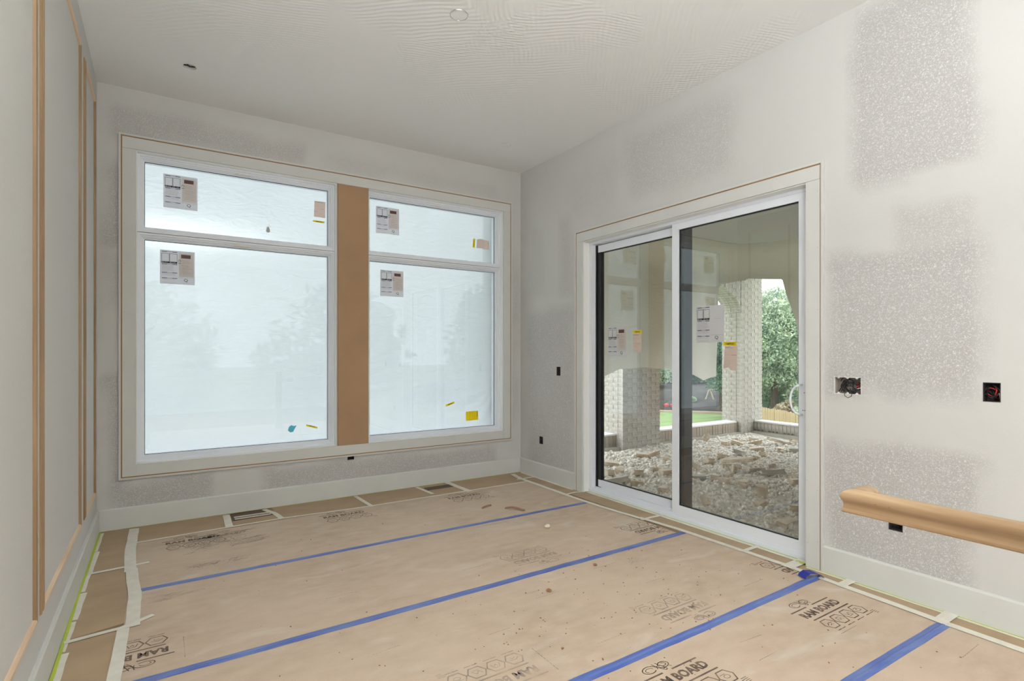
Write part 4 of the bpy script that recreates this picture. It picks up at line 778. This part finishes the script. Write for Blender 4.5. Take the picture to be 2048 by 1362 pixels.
# arch between the pillars
A = empty('brick_arch', (6.56, 5.85, 0), label='brick arch springing from the corner pillar, mostly behind sheeting', cat='arch')
ax_, az, hw, hr = 7.602, 2.06, 1.042, .48
m = MB(); N = 28; pts = [(ax_+hw*math.cos(t), az+hr*math.sin(t)) for t in np.linspace(0, math.pi, N)]
for (p, q) in zip(pts, pts[1:]):
    V = [(x, y, z) for y in (5.862, 6.228) for (x, z) in (p, q, (q[0], 3.05), (p[0], 3.05))]; m.add(V, [(0, 1, 2, 3), (7, 6, 5, 4), (0, 4, 5, 1)])
o = m.build('core', M['mortar'], A); o.location = (-6.56, -5.85, 0)
n = 34; ang = np.linspace(0, math.pi, n+1)
for k in range(n):                                   # underside bricks, two deep
    t0, t1 = ang[k], ang[k+1]; tm = (t0+t1)/2; x, z = ax_+hw*math.cos(tm), az+hr*math.sin(tm); tx, tz = -hw*math.sin(tm), hr*math.cos(tm); L_ = math.hypot(tx, tz)*(t1-t0); rot = math.atan2(tz, tx)
    for yy in (.095, .29): put(brick_mesh(round(L_-.01, 2), .18, .03, 'brick'), 'brick', A, (x-6.56, yy, z+.008), (0, -rot, 0))
c = 0; z = az
while z < 3.0:
    a = 6.57+(BL/2 if c % 2 else 0)
    while a < 8.64:
        l = min(BL, 8.64-a); xm = a+l/2; e = 1-((xm-ax_)/hw)**2; zc = az+hr*math.sqrt(max(0, e))
        if z > zc+.01 and l > .05 and xm > 7.7: put(brick_mesh(round(l-MJ, 3), .09, BHT, 'brick'), 'brick', A, (xm-6.56, .045, z+CS/2))
        a += BL
    z += CS; c += 1
# low walls: a row of upright bricks on a footing with a pale cap
def low_wall(along, a0, a1, f, s, ztop, lab, key, holes=False, thick=.22):
    """along 'x' or 'y'; f = face position, s = direction of thickness"""
    r = empty('low_brick_wall', (a0, f, 0) if along == 'x' else (f, a0, 0), label=lab, cat='low wall', group='low walls round the porch')
    def bx(nm, m_, p, q, d0, d1, z0, z1, bevel=0):
        if along == 'x': o = box(nm, M[m_], p-a0, q-a0, s*d0, s*d1, z0, z1, r, bevel)
        else: o = box(nm, M[m_], s*d0, s*d1, p-a0, q-a0, z0, z1, r, bevel)
        return o
    bx('core', 'mortar', a0, a1, .02, thick, GZ-.1, ztop-.03); bx('footing', 'concrete', a0, a1, -.10, .05, GZ-.1, GZ+.075, .01)
    bx('cap', 'cap', a0, a1, .0, thick+.02, ztop-.026, ztop, .004)
    n = int((a1-a0)/.068); w = (a1-a0)/n; me = None
    for k in range(n):
        c = (k+.5)*w; hgt = ztop-.03-(GZ+.075); j = random.uniform(-.004, .004)
        me = brick_mesh(w-.008, .06, hgt-.004, key) if along == 'x' else brick_mesh(.06, w-.008, hgt-.004, key)
        put(me, 'brick', r, (c, s*(.032)+j, GZ+.075+hgt/2) if along == 'x' else (s*.032+j, c, GZ+.075+hgt/2))
        if holes and k % 4:
            o = box('core_hole', M['core'], *((c-.016, c+.016, -.006, .03) if along == 'x' else (s*-.006, s*.03, c-.016, c+.016)), GZ+.085, GZ+.105, r)
    return r
low_wall('x', 4.6, 5.753, 5.98, 1, .115, 'short low brick wall on the near side of the first pillar', 'brick2')
low_wall('x', 6.56, 8.645, 5.92, 1, .112, 'low brick wall between the two pillars', 'brick2')
low_wall('y', -1, 5.85, 9.02, 1, .11, 'low brick wall with dark core holes to one side of the corner pillar', 'brick', True)
# unseen end wall added to shade the pillars, then roof and side beam
box('wall_porch_blocker', M['brick'], 3.6, 9.15, -1.25, -1.05, -.4, 3.05)['kind'] = 'structure'
r = empty('porch_roof', (3.6, -3, 3.0), label='flat porch ceiling above the gravel', cat='roof')
o = box('ceiling_panel', M['soffit'], 0, 5.75, 0, 9.25, .05, .25, r); o = box('side_beam', M['soffit'], 5.25, 5.55, 0, 9.0, -.15, .05, r)
o = box('post', M['soffit'], 5.25, 5.55, .2, .6, -3.2, -.15, r)
# cloudy sheeting hung from the porch ceiling
def interp(pts):
    def f(a):
        for (p, q), (s, t) in zip(pts, pts[1:]):
            if p <= a <= s: return q+(t-q)*(a-p)/(s-p+1e-9)
        return pts[0][1] if a < pts[0][0] else pts[-1][1]
    return f
bA = interp([(4.0, 1.0), (5.0, .98), (5.2, 1.02), (5.45, 1.10), (5.95, 1.12), (6.6, 1.075), (6.95, 1.02), (7.15, .95), (7.3, .89), (7.45, .93), (7.58, .955), (7.61, 2.43), (7.9, 2.50), (8.28, 2.55)])
bB = interp([(-1, 1.0), (3.9, 1.05), (4.35, 1.15), (4.58, 1.38), (4.675, 1.85), (4.81, 2.245), (4.87, 2.50), (5.3, 2.54), (5.6, 2.55)])
RC, X0, Y0 = .95, 8.29, 5.60; LA = X0-RC-4.0; LC = RC*math.pi/2
def path(a):                                         # distance along the sheet -> point, inward normal, hem height
    if a < LA: return 4.0+a, Y0, 0, -1, bA(4.0+a)
    if a < LA+LC: t = (a-LA)/RC; x, y = X0-RC+RC*math.sin(t), Y0-RC+RC*math.cos(t); return x, y, -math.sin(t), -math.cos(t), bA(x) if t < .78 else bB(y)
    return X0, Y0-RC-(a-LA-LC), -1, 0, bB(Y0-RC-(a-LA-LC))
def tent(a, z, d):
    x, y, nx_, ny_, _ = path(a); q = .35*ss(2.5, 3.1, z)**1.4+d*.6; return (x+nx_*q, y+ny_*q, z)
sheet('plastic_sheet', tent, 0, LA+LC+5.6, .86, 3.045, M['drape'], .05, 520, 56, bottom=lambda a: path(a)[4], seed=3, label='cloudy plastic sheeting with a ragged hem hung from the porch ceiling', cat='plastic sheet')
# loose bricks: (x, y, half, yaw, tilt, kind)
def cored(L_, cores):
    m = MB(); w, h, t = .09, .057, .0165; z1, z0 = h/2, -h/2; n = cores; xs = [-L_/2]; g = .028
    pit = (L_-.02)/n
    for k in range(n): c = -L_/2+.01+pit*(k+.5); xs += [c-g/2, c+g/2]
    xs.append(L_/2); ys = [-w/2, -g*.75, g*.75, w/2]
    for i in range(len(xs)-1):
        for j in range(3):
            hole = i % 2 == 1 and j == 1
            if hole:
                q = [(xs[i], ys[1]), (xs[i+1], ys[1]), (xs[i+1], ys[2]), (xs[i], ys[2])]
                for (a, b), (c, d) in zip(q, q[1:]+q[:1]): m.add([(a, b, z1), (c, d, z1), (c, d, z0), (a, b, z0)], [(0, 1, 2, 3)])
            else: m.add([(xs[i], ys[j], z1), (xs[i+1], ys[j], z1), (xs[i+1], ys[j+1], z1), (xs[i], ys[j+1], z1), (xs[i], ys[j], z0), (xs[i+1], ys[j], z0), (xs[i+1], ys[j+1], z0), (xs[i], ys[j+1], z0)], [(0, 1, 2, 3), (7, 6, 5, 4)])
    c = [(-L_/2, -w/2), (L_/2, -w/2), (L_/2, w/2), (-L_/2, w/2)]
    for (a, b), (p, q) in zip(c, c[1:]+c[:1]): m.add([(a, b, z0), (p, q, z0), (p, q, z1), (a, b, z1)], [(0, 1, 2, 3)])
    me = bpy.data.meshes.new('cored_brick'); me.from_pydata(m.v, [], m.f); me.materials.append(M['rbrick']); return me
def chunk(L_, w, h, seed):
    bm = bmesh.new(); bmesh.ops.create_cube(bm, size=1); bmesh.ops.subdivide_edges(bm, edges=bm.edges[:], cuts=2, use_grid_fill=True)
    for v in bm.verts: v.co = Vector((v.co.x*L_, v.co.y*w, v.co.z*h))*(1+.28*noise.noise(v.co*2.1+Vector((seed, 0, 0))))
    me = bpy.data.meshes.new('chunk'); bm.to_mesh(me); bm.free(); me.materials.append(M['rbrick'] if seed % 3 else M['concrete']); return me
LB = {'c': cored(.194, 3), 'h': cored(.11, 2), 'a': chunk(.12, .09, .06, 1), 'b': chunk(.19, .09, .057, 2), 'd': chunk(.26, .12, .06, 3), 'e': chunk(.09, .07, .05, 4), 'p': chunk(.42, .08, .04, 5)}
LOOSE = [(4.86,5.15,'b'),(4.47,4.78,'a'),(4.66,4.79,'e'),(4.77,4.59,'a'),(4.34,4.5,'d'),(4.49,4.38,'c'),(5.61,5.34,'b'),(5.8,5.31,'c'),(5.74,5.0,'e'),(5.11,4.63,'h'),(5.04,4.41,'a'),(4.5,3.96,'a'),(7.37,5.61,'c'),(6.84,5.19,'e'),(6.2,4.67,'a'),(5.59,4.42,'c'),(5.22,4.15,'d'),(5.40,3.98,'b'),(6.64,4.81,'a'),(6.01,4.22,'c'),(5.92,4.07,'h'),(6.15,3.96,'c'),(6.4,4.36,'p'),(7.03,4.78,'d'),(6.96,4.47,'e'),(7.25,4.55,'h'),(7.62,4.88,'b'),(7.84,4.64,'p'),(8.35,4.97,'p'),(8.58,4.74,'p'),(7.92,4.4,'d'),(6.5,3.97,'e'),(6.13,3.73,'d'),(5.3,3.80,'h'),(5.40,3.62,'a'),(5.21,3.28,'a'),(4.39,3.35,'h'),(4.88,3.09,'e'),(4.48,2.59,'b'),(4.96,2.78,'a'),(7.72,5.28,'b'),(7.89,5.44,'e'),(7.95,5.14,'c'),(8.16,5.26,'b'),(7.54,5.38,'a'),(5.02,4.02,'e'),(6.18,3.46,'e'),(5.93,3.33,'a'),(5.57,3.94,'e')]
KIND = {'c': ('cored_brick', 'whole brick with three holes lying on the gravel'), 'h': ('cored_brick', 'half brick with holes lying on the gravel'), 'a': ('brick_chunk', 'broken brick end lying on the gravel'), 'b': ('brick_chunk', 'chipped solid brick lying on the gravel'), 'd': ('brick_chunk', 'rough lump of broken masonry on the gravel'), 'e': ('brick_chunk', 'small rounded brick fragment on the gravel'), 'p': ('masonry_plank', 'long flat masonry strip lying among the rubble')}
OWN = {5: 'whole holed brick on the gravel closest to the fixed door pane', 7: 'whole holed brick in front of the first pillar', 12: 'holed brick propped against the low wall between the pillars', 15: 'holed brick half sunk just past the door stile', 19: 'holed brick standing on edge in the middle of the gravel', 20: 'half brick leaning against the one standing on edge', 21: 'holed brick lying flat in the middle of the gravel', 22: 'long flat masonry strip behind the standing brick', 38: 'sunken brick on the gravel just outside the handle', 35: 'broken block standing up on the near gravel', 36: 'holed half brick on the near gravel beside the door stile', 30: 'largest masonry lump by the low wall past the corner pillar'}
POSE = {12: (1.2, .5, 1.0), 15: (.35, .25, .6), 19: (1.45, 0, -.7), 20: (1.4, .2, -.5), 21: (.15, 0, -.6), 5: (.1, .05, -.75), 36: (1.2, .3, .4), 35: (.1, 1.3, .3), 28: (.0, .25, -.3), 29: (0, .18, -.2)}
for i, (x, y, k) in enumerate(LOOSE):
    nm, lb = KIND[k]; o = bpy.data.objects.new(nm, LB[k]); COL.objects.link(o); rn = random.Random(i)
    ra, rb, rc = POSE.get(i, (rn.uniform(-.25, .25), rn.uniform(-.25, .25), rn.uniform(-1.5, .6)))
    o.rotation_euler = (ra, rb, rc); bpy.context.view_layer.update()
    zmin = min((Matrix.LocRotScale(None, o.rotation_euler, None) @ v.co).z for v in LB[k].vertices)
    o.location = (x, y, gz(x, y)+.048*ss(4.9, 5.9, y)+.004-zmin-(.02 if k in 'bd' else .006)); 
    dep = .5446*x+.8387*y; px_ = (.8387*x-.5446*y)/dep
    where = ('near the door' if dep < 5.9 else 'midway' if dep < 7.2 else 'by the far wall')+(' behind the fixed pane' if px_ < .3 else ' behind the sliding pane' if px_ < .43 else ' at the handle end')
    if i in OWN: tag(o, OWN[i], 'brick' if k in 'chab' else 'rubble', 'bricks and rubble that stand out on the gravel')
    else: tag(o, lb.replace('lying on the gravel', 'on the gravel').replace('lying among the rubble', 'on the gravel')+' '+where, 'brick' if k in 'chab' else 'rubble', lb.split(' on ')[0].split(' lying')[0]+' '+where)
# ------------------------------------------------------------------ land beyond the porch
LZ = -3.4
def tz(x, y):
    d = max(0, max(x-9.6, y-6.5)); dd = math.hypot(max(0, x-9.6), max(0, y-6.5))
    z = -.35+(LZ+.35)*ss(0, 11, dd)
    return z+.15*noise.noise((x*.06, y*.06, 0))*ss(8, 25, dd)
V = []; F = []; nn = 100
gx = [-40+220*(i/nn)**1.3 for i in range(nn+1)]; gyv = [-20+220*(j/nn)**1.2 for j in range(nn+1)]
gx = sorted(gx+[3.5, 9.6]); gyv = sorted(gyv+[YB+.21, 6.3])
for x in gx:
    for y in gyv: V.append((x, y, tz(x, y)))
for i in range(len(gx)-1):
    for j in range(len(gyv)-1):
        xm, ym = (gx[i]+gx[i+1])/2, (gyv[j]+gyv[j+1])/2
        if (xm < 3.5 and ym < YB+.2) or (xm < 9.6 and ym < 6.3): continue
        k = i*len(gyv)+j; F.append((k, k+len(gyv), k+len(gyv)+1, k+1))
mb = MB(); mb.v = V; mb.f = F; tag(mb.build('lawn', M['grass'], smooth=True), 'bright green lawn falling away beyond the low wall', 'lawn', kind='structure')
def foliage(name, blobs, n, size, m_, parent=None, seed=0):
    g = np.random.default_rng(seed); tot = sum(b[3]**2 for b in blobs); allp = []
    for (x, y, z, r, sq) in [(b+(1,))[:5] for b in blobs]:
        k = int(n*r*r/tot); d = g.normal(size=(k, 3)); d /= np.linalg.norm(d, axis=1)[:, None]; rad = r*(.55+.5*g.random(k)**.6)[:, None]
        lump = 1+.22*np.sin(d[:, :1]*7+x)*np.cos(d[:, 1:2]*8+y)*np.sin(d[:, 2:]*6+z)
        allp.append(np.array([x, y, z])+d*rad*lump*np.array([1, 1, sq]))
    P = np.concatenate(allp); k = len(P); a = g.normal(size=(k, 3)); a /= np.linalg.norm(a, axis=1)[:, None]; b = np.cross(a, g.normal(size=(k, 3))); b /= np.linalg.norm(b, axis=1)[:, None]
    s = size*(.6+.8*g.random(k))[:, None]; V = np.stack([P-a*s, P+b*s*.45, P+a*s, P-b*s*.45], 1).reshape(-1, 3)
    me = bpy.data.meshes.new(name); me.vertices.add(4*k); me.vertices.foreach_set('co', V.ravel()); me.loops.add(4*k); me.loops.foreach_set('vertex_index', np.arange(4*k, dtype=np.int32)); me.polygons.add(k); me.polygons.foreach_set('loop_start', np.arange(0, 4*k, 4, dtype=np.int32)); me.update(calc_edges=True); me.materials.append(M[m_])
    o = bpy.data.objects.new(name, me); COL.objects.link(o); o.parent = parent; return o
def tree(x, y, z0, top, r, n, size, m_, lab, seed, trunk=True):
    t = empty('tree', (x, y, z0), label=lab, cat='tree'); rn = random.Random(seed); hgt = top-z0; bl = []
    for k in range(12):
        a = rn.uniform(0, 6.28); q = rn.uniform(.1, .65)*r; zz = rn.uniform(.32, .86)*hgt; bl.append((q*math.cos(a), q*math.sin(a), zz, r*rn.uniform(.32, .55)*(1.1-.4*zz/hgt), .85))
    bl += [(0, 0, hgt*.62, r*.75, .9), (0, 0, hgt*.86, r*.4, .9)]
    tag(foliage('foliage', bl, n, size, m_, t, seed), kind='stuff')
    MB().tube([(0, 0, 0), (.1, 0, hgt*.3), (0, .1, hgt*.7)], [.28, .2, .08], 8).build('trunk', M['bark'], t)
    return t
def bush(name, x, y, z0, rx, h_, n, size, m_, lab, cat, seed, grp=None):
    t = empty(name, (x, y, z0), label=lab, cat=cat, group=grp); rn = random.Random(seed)
    bl = [(rn.uniform(-.5, .5)*rx, rn.uniform(-.5, .5)*rx, h_*rn.uniform(.35, .6), rx*rn.uniform(.5, .7), h_/rx*.6) for _ in range(5)]; tag(foliage('foliage', bl, n, size, m_, t, seed), kind='stuff'); MB().tube([(0, 0, 0), (0, 0, h_*.5)], [.06, .03], 6).build('stem', M['bark'], t); return t
tree(33.0, 20.0, -3.5, 5.3, 3.9, 46000, .095, 'leafA', 'bright leafy tree just past the corner pillar, above the picket fence', 1)
tree(42.0, 22.0, -3.5, 4.2, 4.2, 14000, .16, 'leafB', 'darker tree further back beside the bright leafy one', 2)
tree(35.5, 25.6, -3.0, 4.5, 2.6, 22000, .10, 'leafB', 'deep green tree seen between the sheeting and the corner pillar', 3)
tree(29.0, 33.5, -3.0, 4.0, 2.7, 12000, .13, 'leafA', 'light green tree seen past the far edge of the first pillar', 4); tree(38.5, 36.5, -2.4, 3.5, 3.4, 12000, .15, 'leafA', 'light green tree between the two pillars', 5)
for k, (x, y, r_, h_) in enumerate(((44.5, 36.5, 2.6, 3.6), (48.5, 35.0, 2.6, 3.8), (50.0, 30.5, 2.4, 3.4), (45.5, 40.5, 2.6, 3.4), (53, 33, 3, 4.2))): bush('hedge_shrub', x, y, -1.9, r_, h_, 7000, .15, 'leafB', 'dense dark shrub behind the mulch bank, '+('nearest the corner pillar', 'in front of the distant house', 'beside the distant house', 'farthest to the first pillar side', 'tallest and rearmost')[k], 'shrub', 20+k, 'dark shrubs behind the mulch bank')
for k, (x, y, r_, h_, m_, lb) in enumerate(((31.2, 18.4, .7, 2.1, 'leafC', 'rusty shrub over the picket fence, nearest the corner pillar'), (33.5, 17.6, 1.8, 3.8, 'leafA', 'pale green shrub over the picket fence under the leafy tree'), (31.0, 15.6, .7, 2.2, 'leafC', 'rusty shrub over the picket fence, farther from the corner pillar'), (36.5, 21.5, 2.6, 4.6, 'leafB', 'deep green shrub filling the gap below the leafy tree'))): bush('garden_shrub', x, y, -3.4, r_, h_, 5000, .11, m_, lb, 'shrub', 70+k)
bush('hedge_shrub', 29.2, 15.6, -3.3, .8, 2.0, 2600, .10, 'leafA', 'low light green shrub over the picket fence', 'shrub', 32)
# mulch bank with its low plants
dx, dy = .7746, .6324; ex, ey = -.6324, .7746
B0 = Vector((.5445*44/1+.2955*0, 0, 0))
def vp(d, s): return (dx*d+ex*s, dy*d+ey*s)
V = []; F = []; prof2 = [(45.5, -3.6), (46.2, -3.15), (49.5, -2.0), (53, -1.75), (70, -1.6), (70, -4.5), (45.5, -4.5)]
for s_ in np.linspace(-7.5, 26, 26):
    for d, z in prof2: x, y = vp(d, s_); V.append((x, y, z+.12*noise.noise((x*.4, y*.4, 0))))
k = len(prof2)
for i in range(25):
    for j in range(k): F.append((i*k+j, i*k+(j+1) % k, (i+1)*k+(j+1) % k, (i+1)*k+j))
F += [tuple(range(k)), tuple(range(25*k, 26*k))[::-1]]
mb = MB(); mb.v = V; mb.f = F; tag(mb.build('mulch_bank', M['mulch']), 'dark mulched bank at the far edge of the lawn', 'planting bed', kind='structure')
mb = MB()
for i in range(25):
    s0, s1 = -7.5+33.5*i/25, -7.5+33.5*(i+1)/25; a, b, c, d = vp(45.2, s0), vp(45.2, s1), vp(45.5, s1), vp(45.5, s0); mb.add([(*q, z) for z in (-3.6, -3.28) for q in (a, b, c, d)], [(0, 1, 2, 3), (4, 7, 6, 5), (0, 4, 5, 1), (1, 5, 6, 2), (2, 6, 7, 3), (3, 7, 4, 0)])
tag(mb.build('garden_edging', M['timber']), 'low stone edging between the lawn and the mulch bank', 'edging', kind='structure')
for k, (d, s_, r_, m_, lb) in enumerate(((47.5, 3.0, .45, 'leafA', 'small light green plant in the mulch bank behind the red pots'), (47.6, -.5, .4, 'leafA', 'small light green plant in the mulch bank'), (47.8, -3, .5, 'leafC', 'rusty low plant in the mulch bank near the swing frame'), (48.2, 6, .5, 'leafC', 'rusty low plant in the mulch bank'))):
    x, y = vp(d, s_); bush('bedding_plant', x, y, -2.8, r_, r_*1.3, 500, .08, m_, lb, 'plant', 40+k, 'low plants in the mulch bank '+m_)
# small house beyond
hs = empty('house', (52.5, 41.5, -4.0), label='distant house with a dark hipped roof behind the shrubs', cat='house')
m = MB().box(-5, 5, -4, 4, 0, 2.6).build('wall', M['siding'], hs); rf = MB().add([(-5.6, -4.6, 2.5), (5.6, -4.6, 2.5), (5.6, 4.6, 2.5), (-5.6, 4.6, 2.5), (-1.6, 0, 4.6), (1.6, 0, 4.6)], [(0, 1, 5, 4), (1, 2, 5), (2, 3, 4, 5), (3, 0, 4), (3, 2, 1, 0)]).build('roof', M['roof'], hs)
for x in (-3, 0, 3): MB().box(x-.5, x+.5, -4.06, -4.0, 1.0, 2.1).build('window', M['black'], hs)
# picket fence
fr = empty('picket_fence', (28.8, 18.4, -3.6), label='weathered cedar picket fence beyond the low wall', cat='fence'); fd = Vector((-1.95, -3.6, 0)).normalized(); fa = math.atan2(fd.y, fd.x); pk = None
fr.rotation_euler = (0, 0, fa)
pm = MB().add([(-.055, 0, 0), (.055, 0, 0), (.055, 0, 1.78), (.03, 0, 1.86), (-.03, 0, 1.86), (-.055, 0, 1.78), (-.055, .02, 0), (.055, .02, 0), (.055, .02, 1.78), (.03, .02, 1.86), (-.03, .02, 1.86), (-.055, .02, 1.78)], [(0, 1, 2, 3, 4, 5), (11, 10, 9, 8, 7, 6)]+[(j, 6+j, 6+(j+1) % 6, (j+1) % 6) for j in range(6)])
me = bpy.data.meshes.new('picket'); me.from_pydata(pm.v, [], pm.f); me.materials.append(M['fence'])
for k in range(64):
    put(me, 'picket', fr, (-.6+k*.128, random.uniform(-.012, .012), random.uniform(-.03, .03)+.02), (0, random.uniform(-.012, .012), random.uniform(-.1, .1)))
for z in (.35, 1.5): box('rail', M['fence'], -.7, 7.6, .022, .06, z, z+.08, fr)
# swing frame with slide, dark ladder
sw = empty('swing_frame', (38.4, 28.9, -4.65+1.15), label='weathered timber swing frame standing on the lawn', cat='swing'); vx, vy = .6, -.78
g = lambda a, z: (a*vx, a*vy, z)
for (a, nm) in ((-.62, 'leg'), (.62, 'leg')): MB().tube([g(a, 0), g(a*.08, 1.75)], .07, 6).build(nm, M['timber'], sw)
for (a, nm) in ((-.62, 'leg'), (.62, 'leg')): MB().tube([(g(a, 0)[0]+2.2, g(a, 0)[1]-.8, 0), (g(a*.08, 0)[0]+2.2, g(a*.08, 0)[1]-.8, 1.75)], .07, 6).build(nm, M['timber'], sw)
MB().tube([g(-.36, .72), g(.36, .72)], .05, 6).build('cross_bar', M['timber'], sw); MB().tube([g(0, 1.75), (2.2, -.8, 1.75)], .08, 6).build('top_beam', M['timber'], sw)
sl = empty('slide', (38.2, 27.9, -3.45), label='green slide beside the swing frame', cat='slide')
MB().add([(-.3, .35, .1), (.0, .75, .1), (1.2, -.4, 1.45), (.9, -.8, 1.45), (-.3, .35, .2), (.0, .75, .2), (1.2, -.4, 1.55), (.9, -.8, 1.55)], [(0, 1, 2, 3), (7, 6, 5, 4), (0, 4, 5, 1), (1, 5, 6, 2), (2, 6, 7, 3), (3, 7, 4, 0)]).build('chute', M['gslide'], sl)
MB().tube([(1.0, -.55, 0), (1.0, -.55, 1.5)], .05, 6).build('post', M['gslide'], sl)
ld = empty('play_ladder', (26.2, 16.9, -3.5), label='dark frame leaning beside the corner pillar on the lawn', cat='play frame'); m = MB()
for (a, z0_, z1_, w) in ((0, 0, 1.9, .07), (.28, 0, 1.85, .07)): MB().tube([(a*.5, -a*.85, 0), (a*.5-.1, -a*.85+.16, z1_)], w, 6).build('side_rail', M['black'], ld)
for z in (.5, .95, 1.4, 1.8): MB().tube([(-.03*z, .08*z, z), (.14-.05*z, -.24+.08*z, z)], .04, 6).build('rung', M['black'], ld)
for k, (x, y) in enumerate(((35.1, 30.6), (35.4, 30.2))): MB().tube([(0, 0, 0), (0, 0, .5), (.1, 0, .55)], [.2, .25, .1], 8).build('garden_pot', M['redp']).location = (x, y, -3.45)
for o in [o for o in COL.objects if o.name.startswith('garden_pot')]: tag(o, 'small red pot at the far edge of the lawn', 'pot', 'red pots at the lawn edge')
# trees added to darken the lower part of the window sheeting
for k, (x, y, top, r_, lb) in enumerate(((-9, 27, 3.5, 4, 'first'), (-1, 30, 4.2, 4.5, 'second'), (8, 29, 4.6, 4.5, 'third'), (17, 27, 5.2, 4.5, 'fourth'))): tree(x, y, -3.5, top, r_, 5000, .24, 'leafB', 'added tree darkening the plastic-covered windows, '+lb+' from the wood-trimmed wall', 60+k)
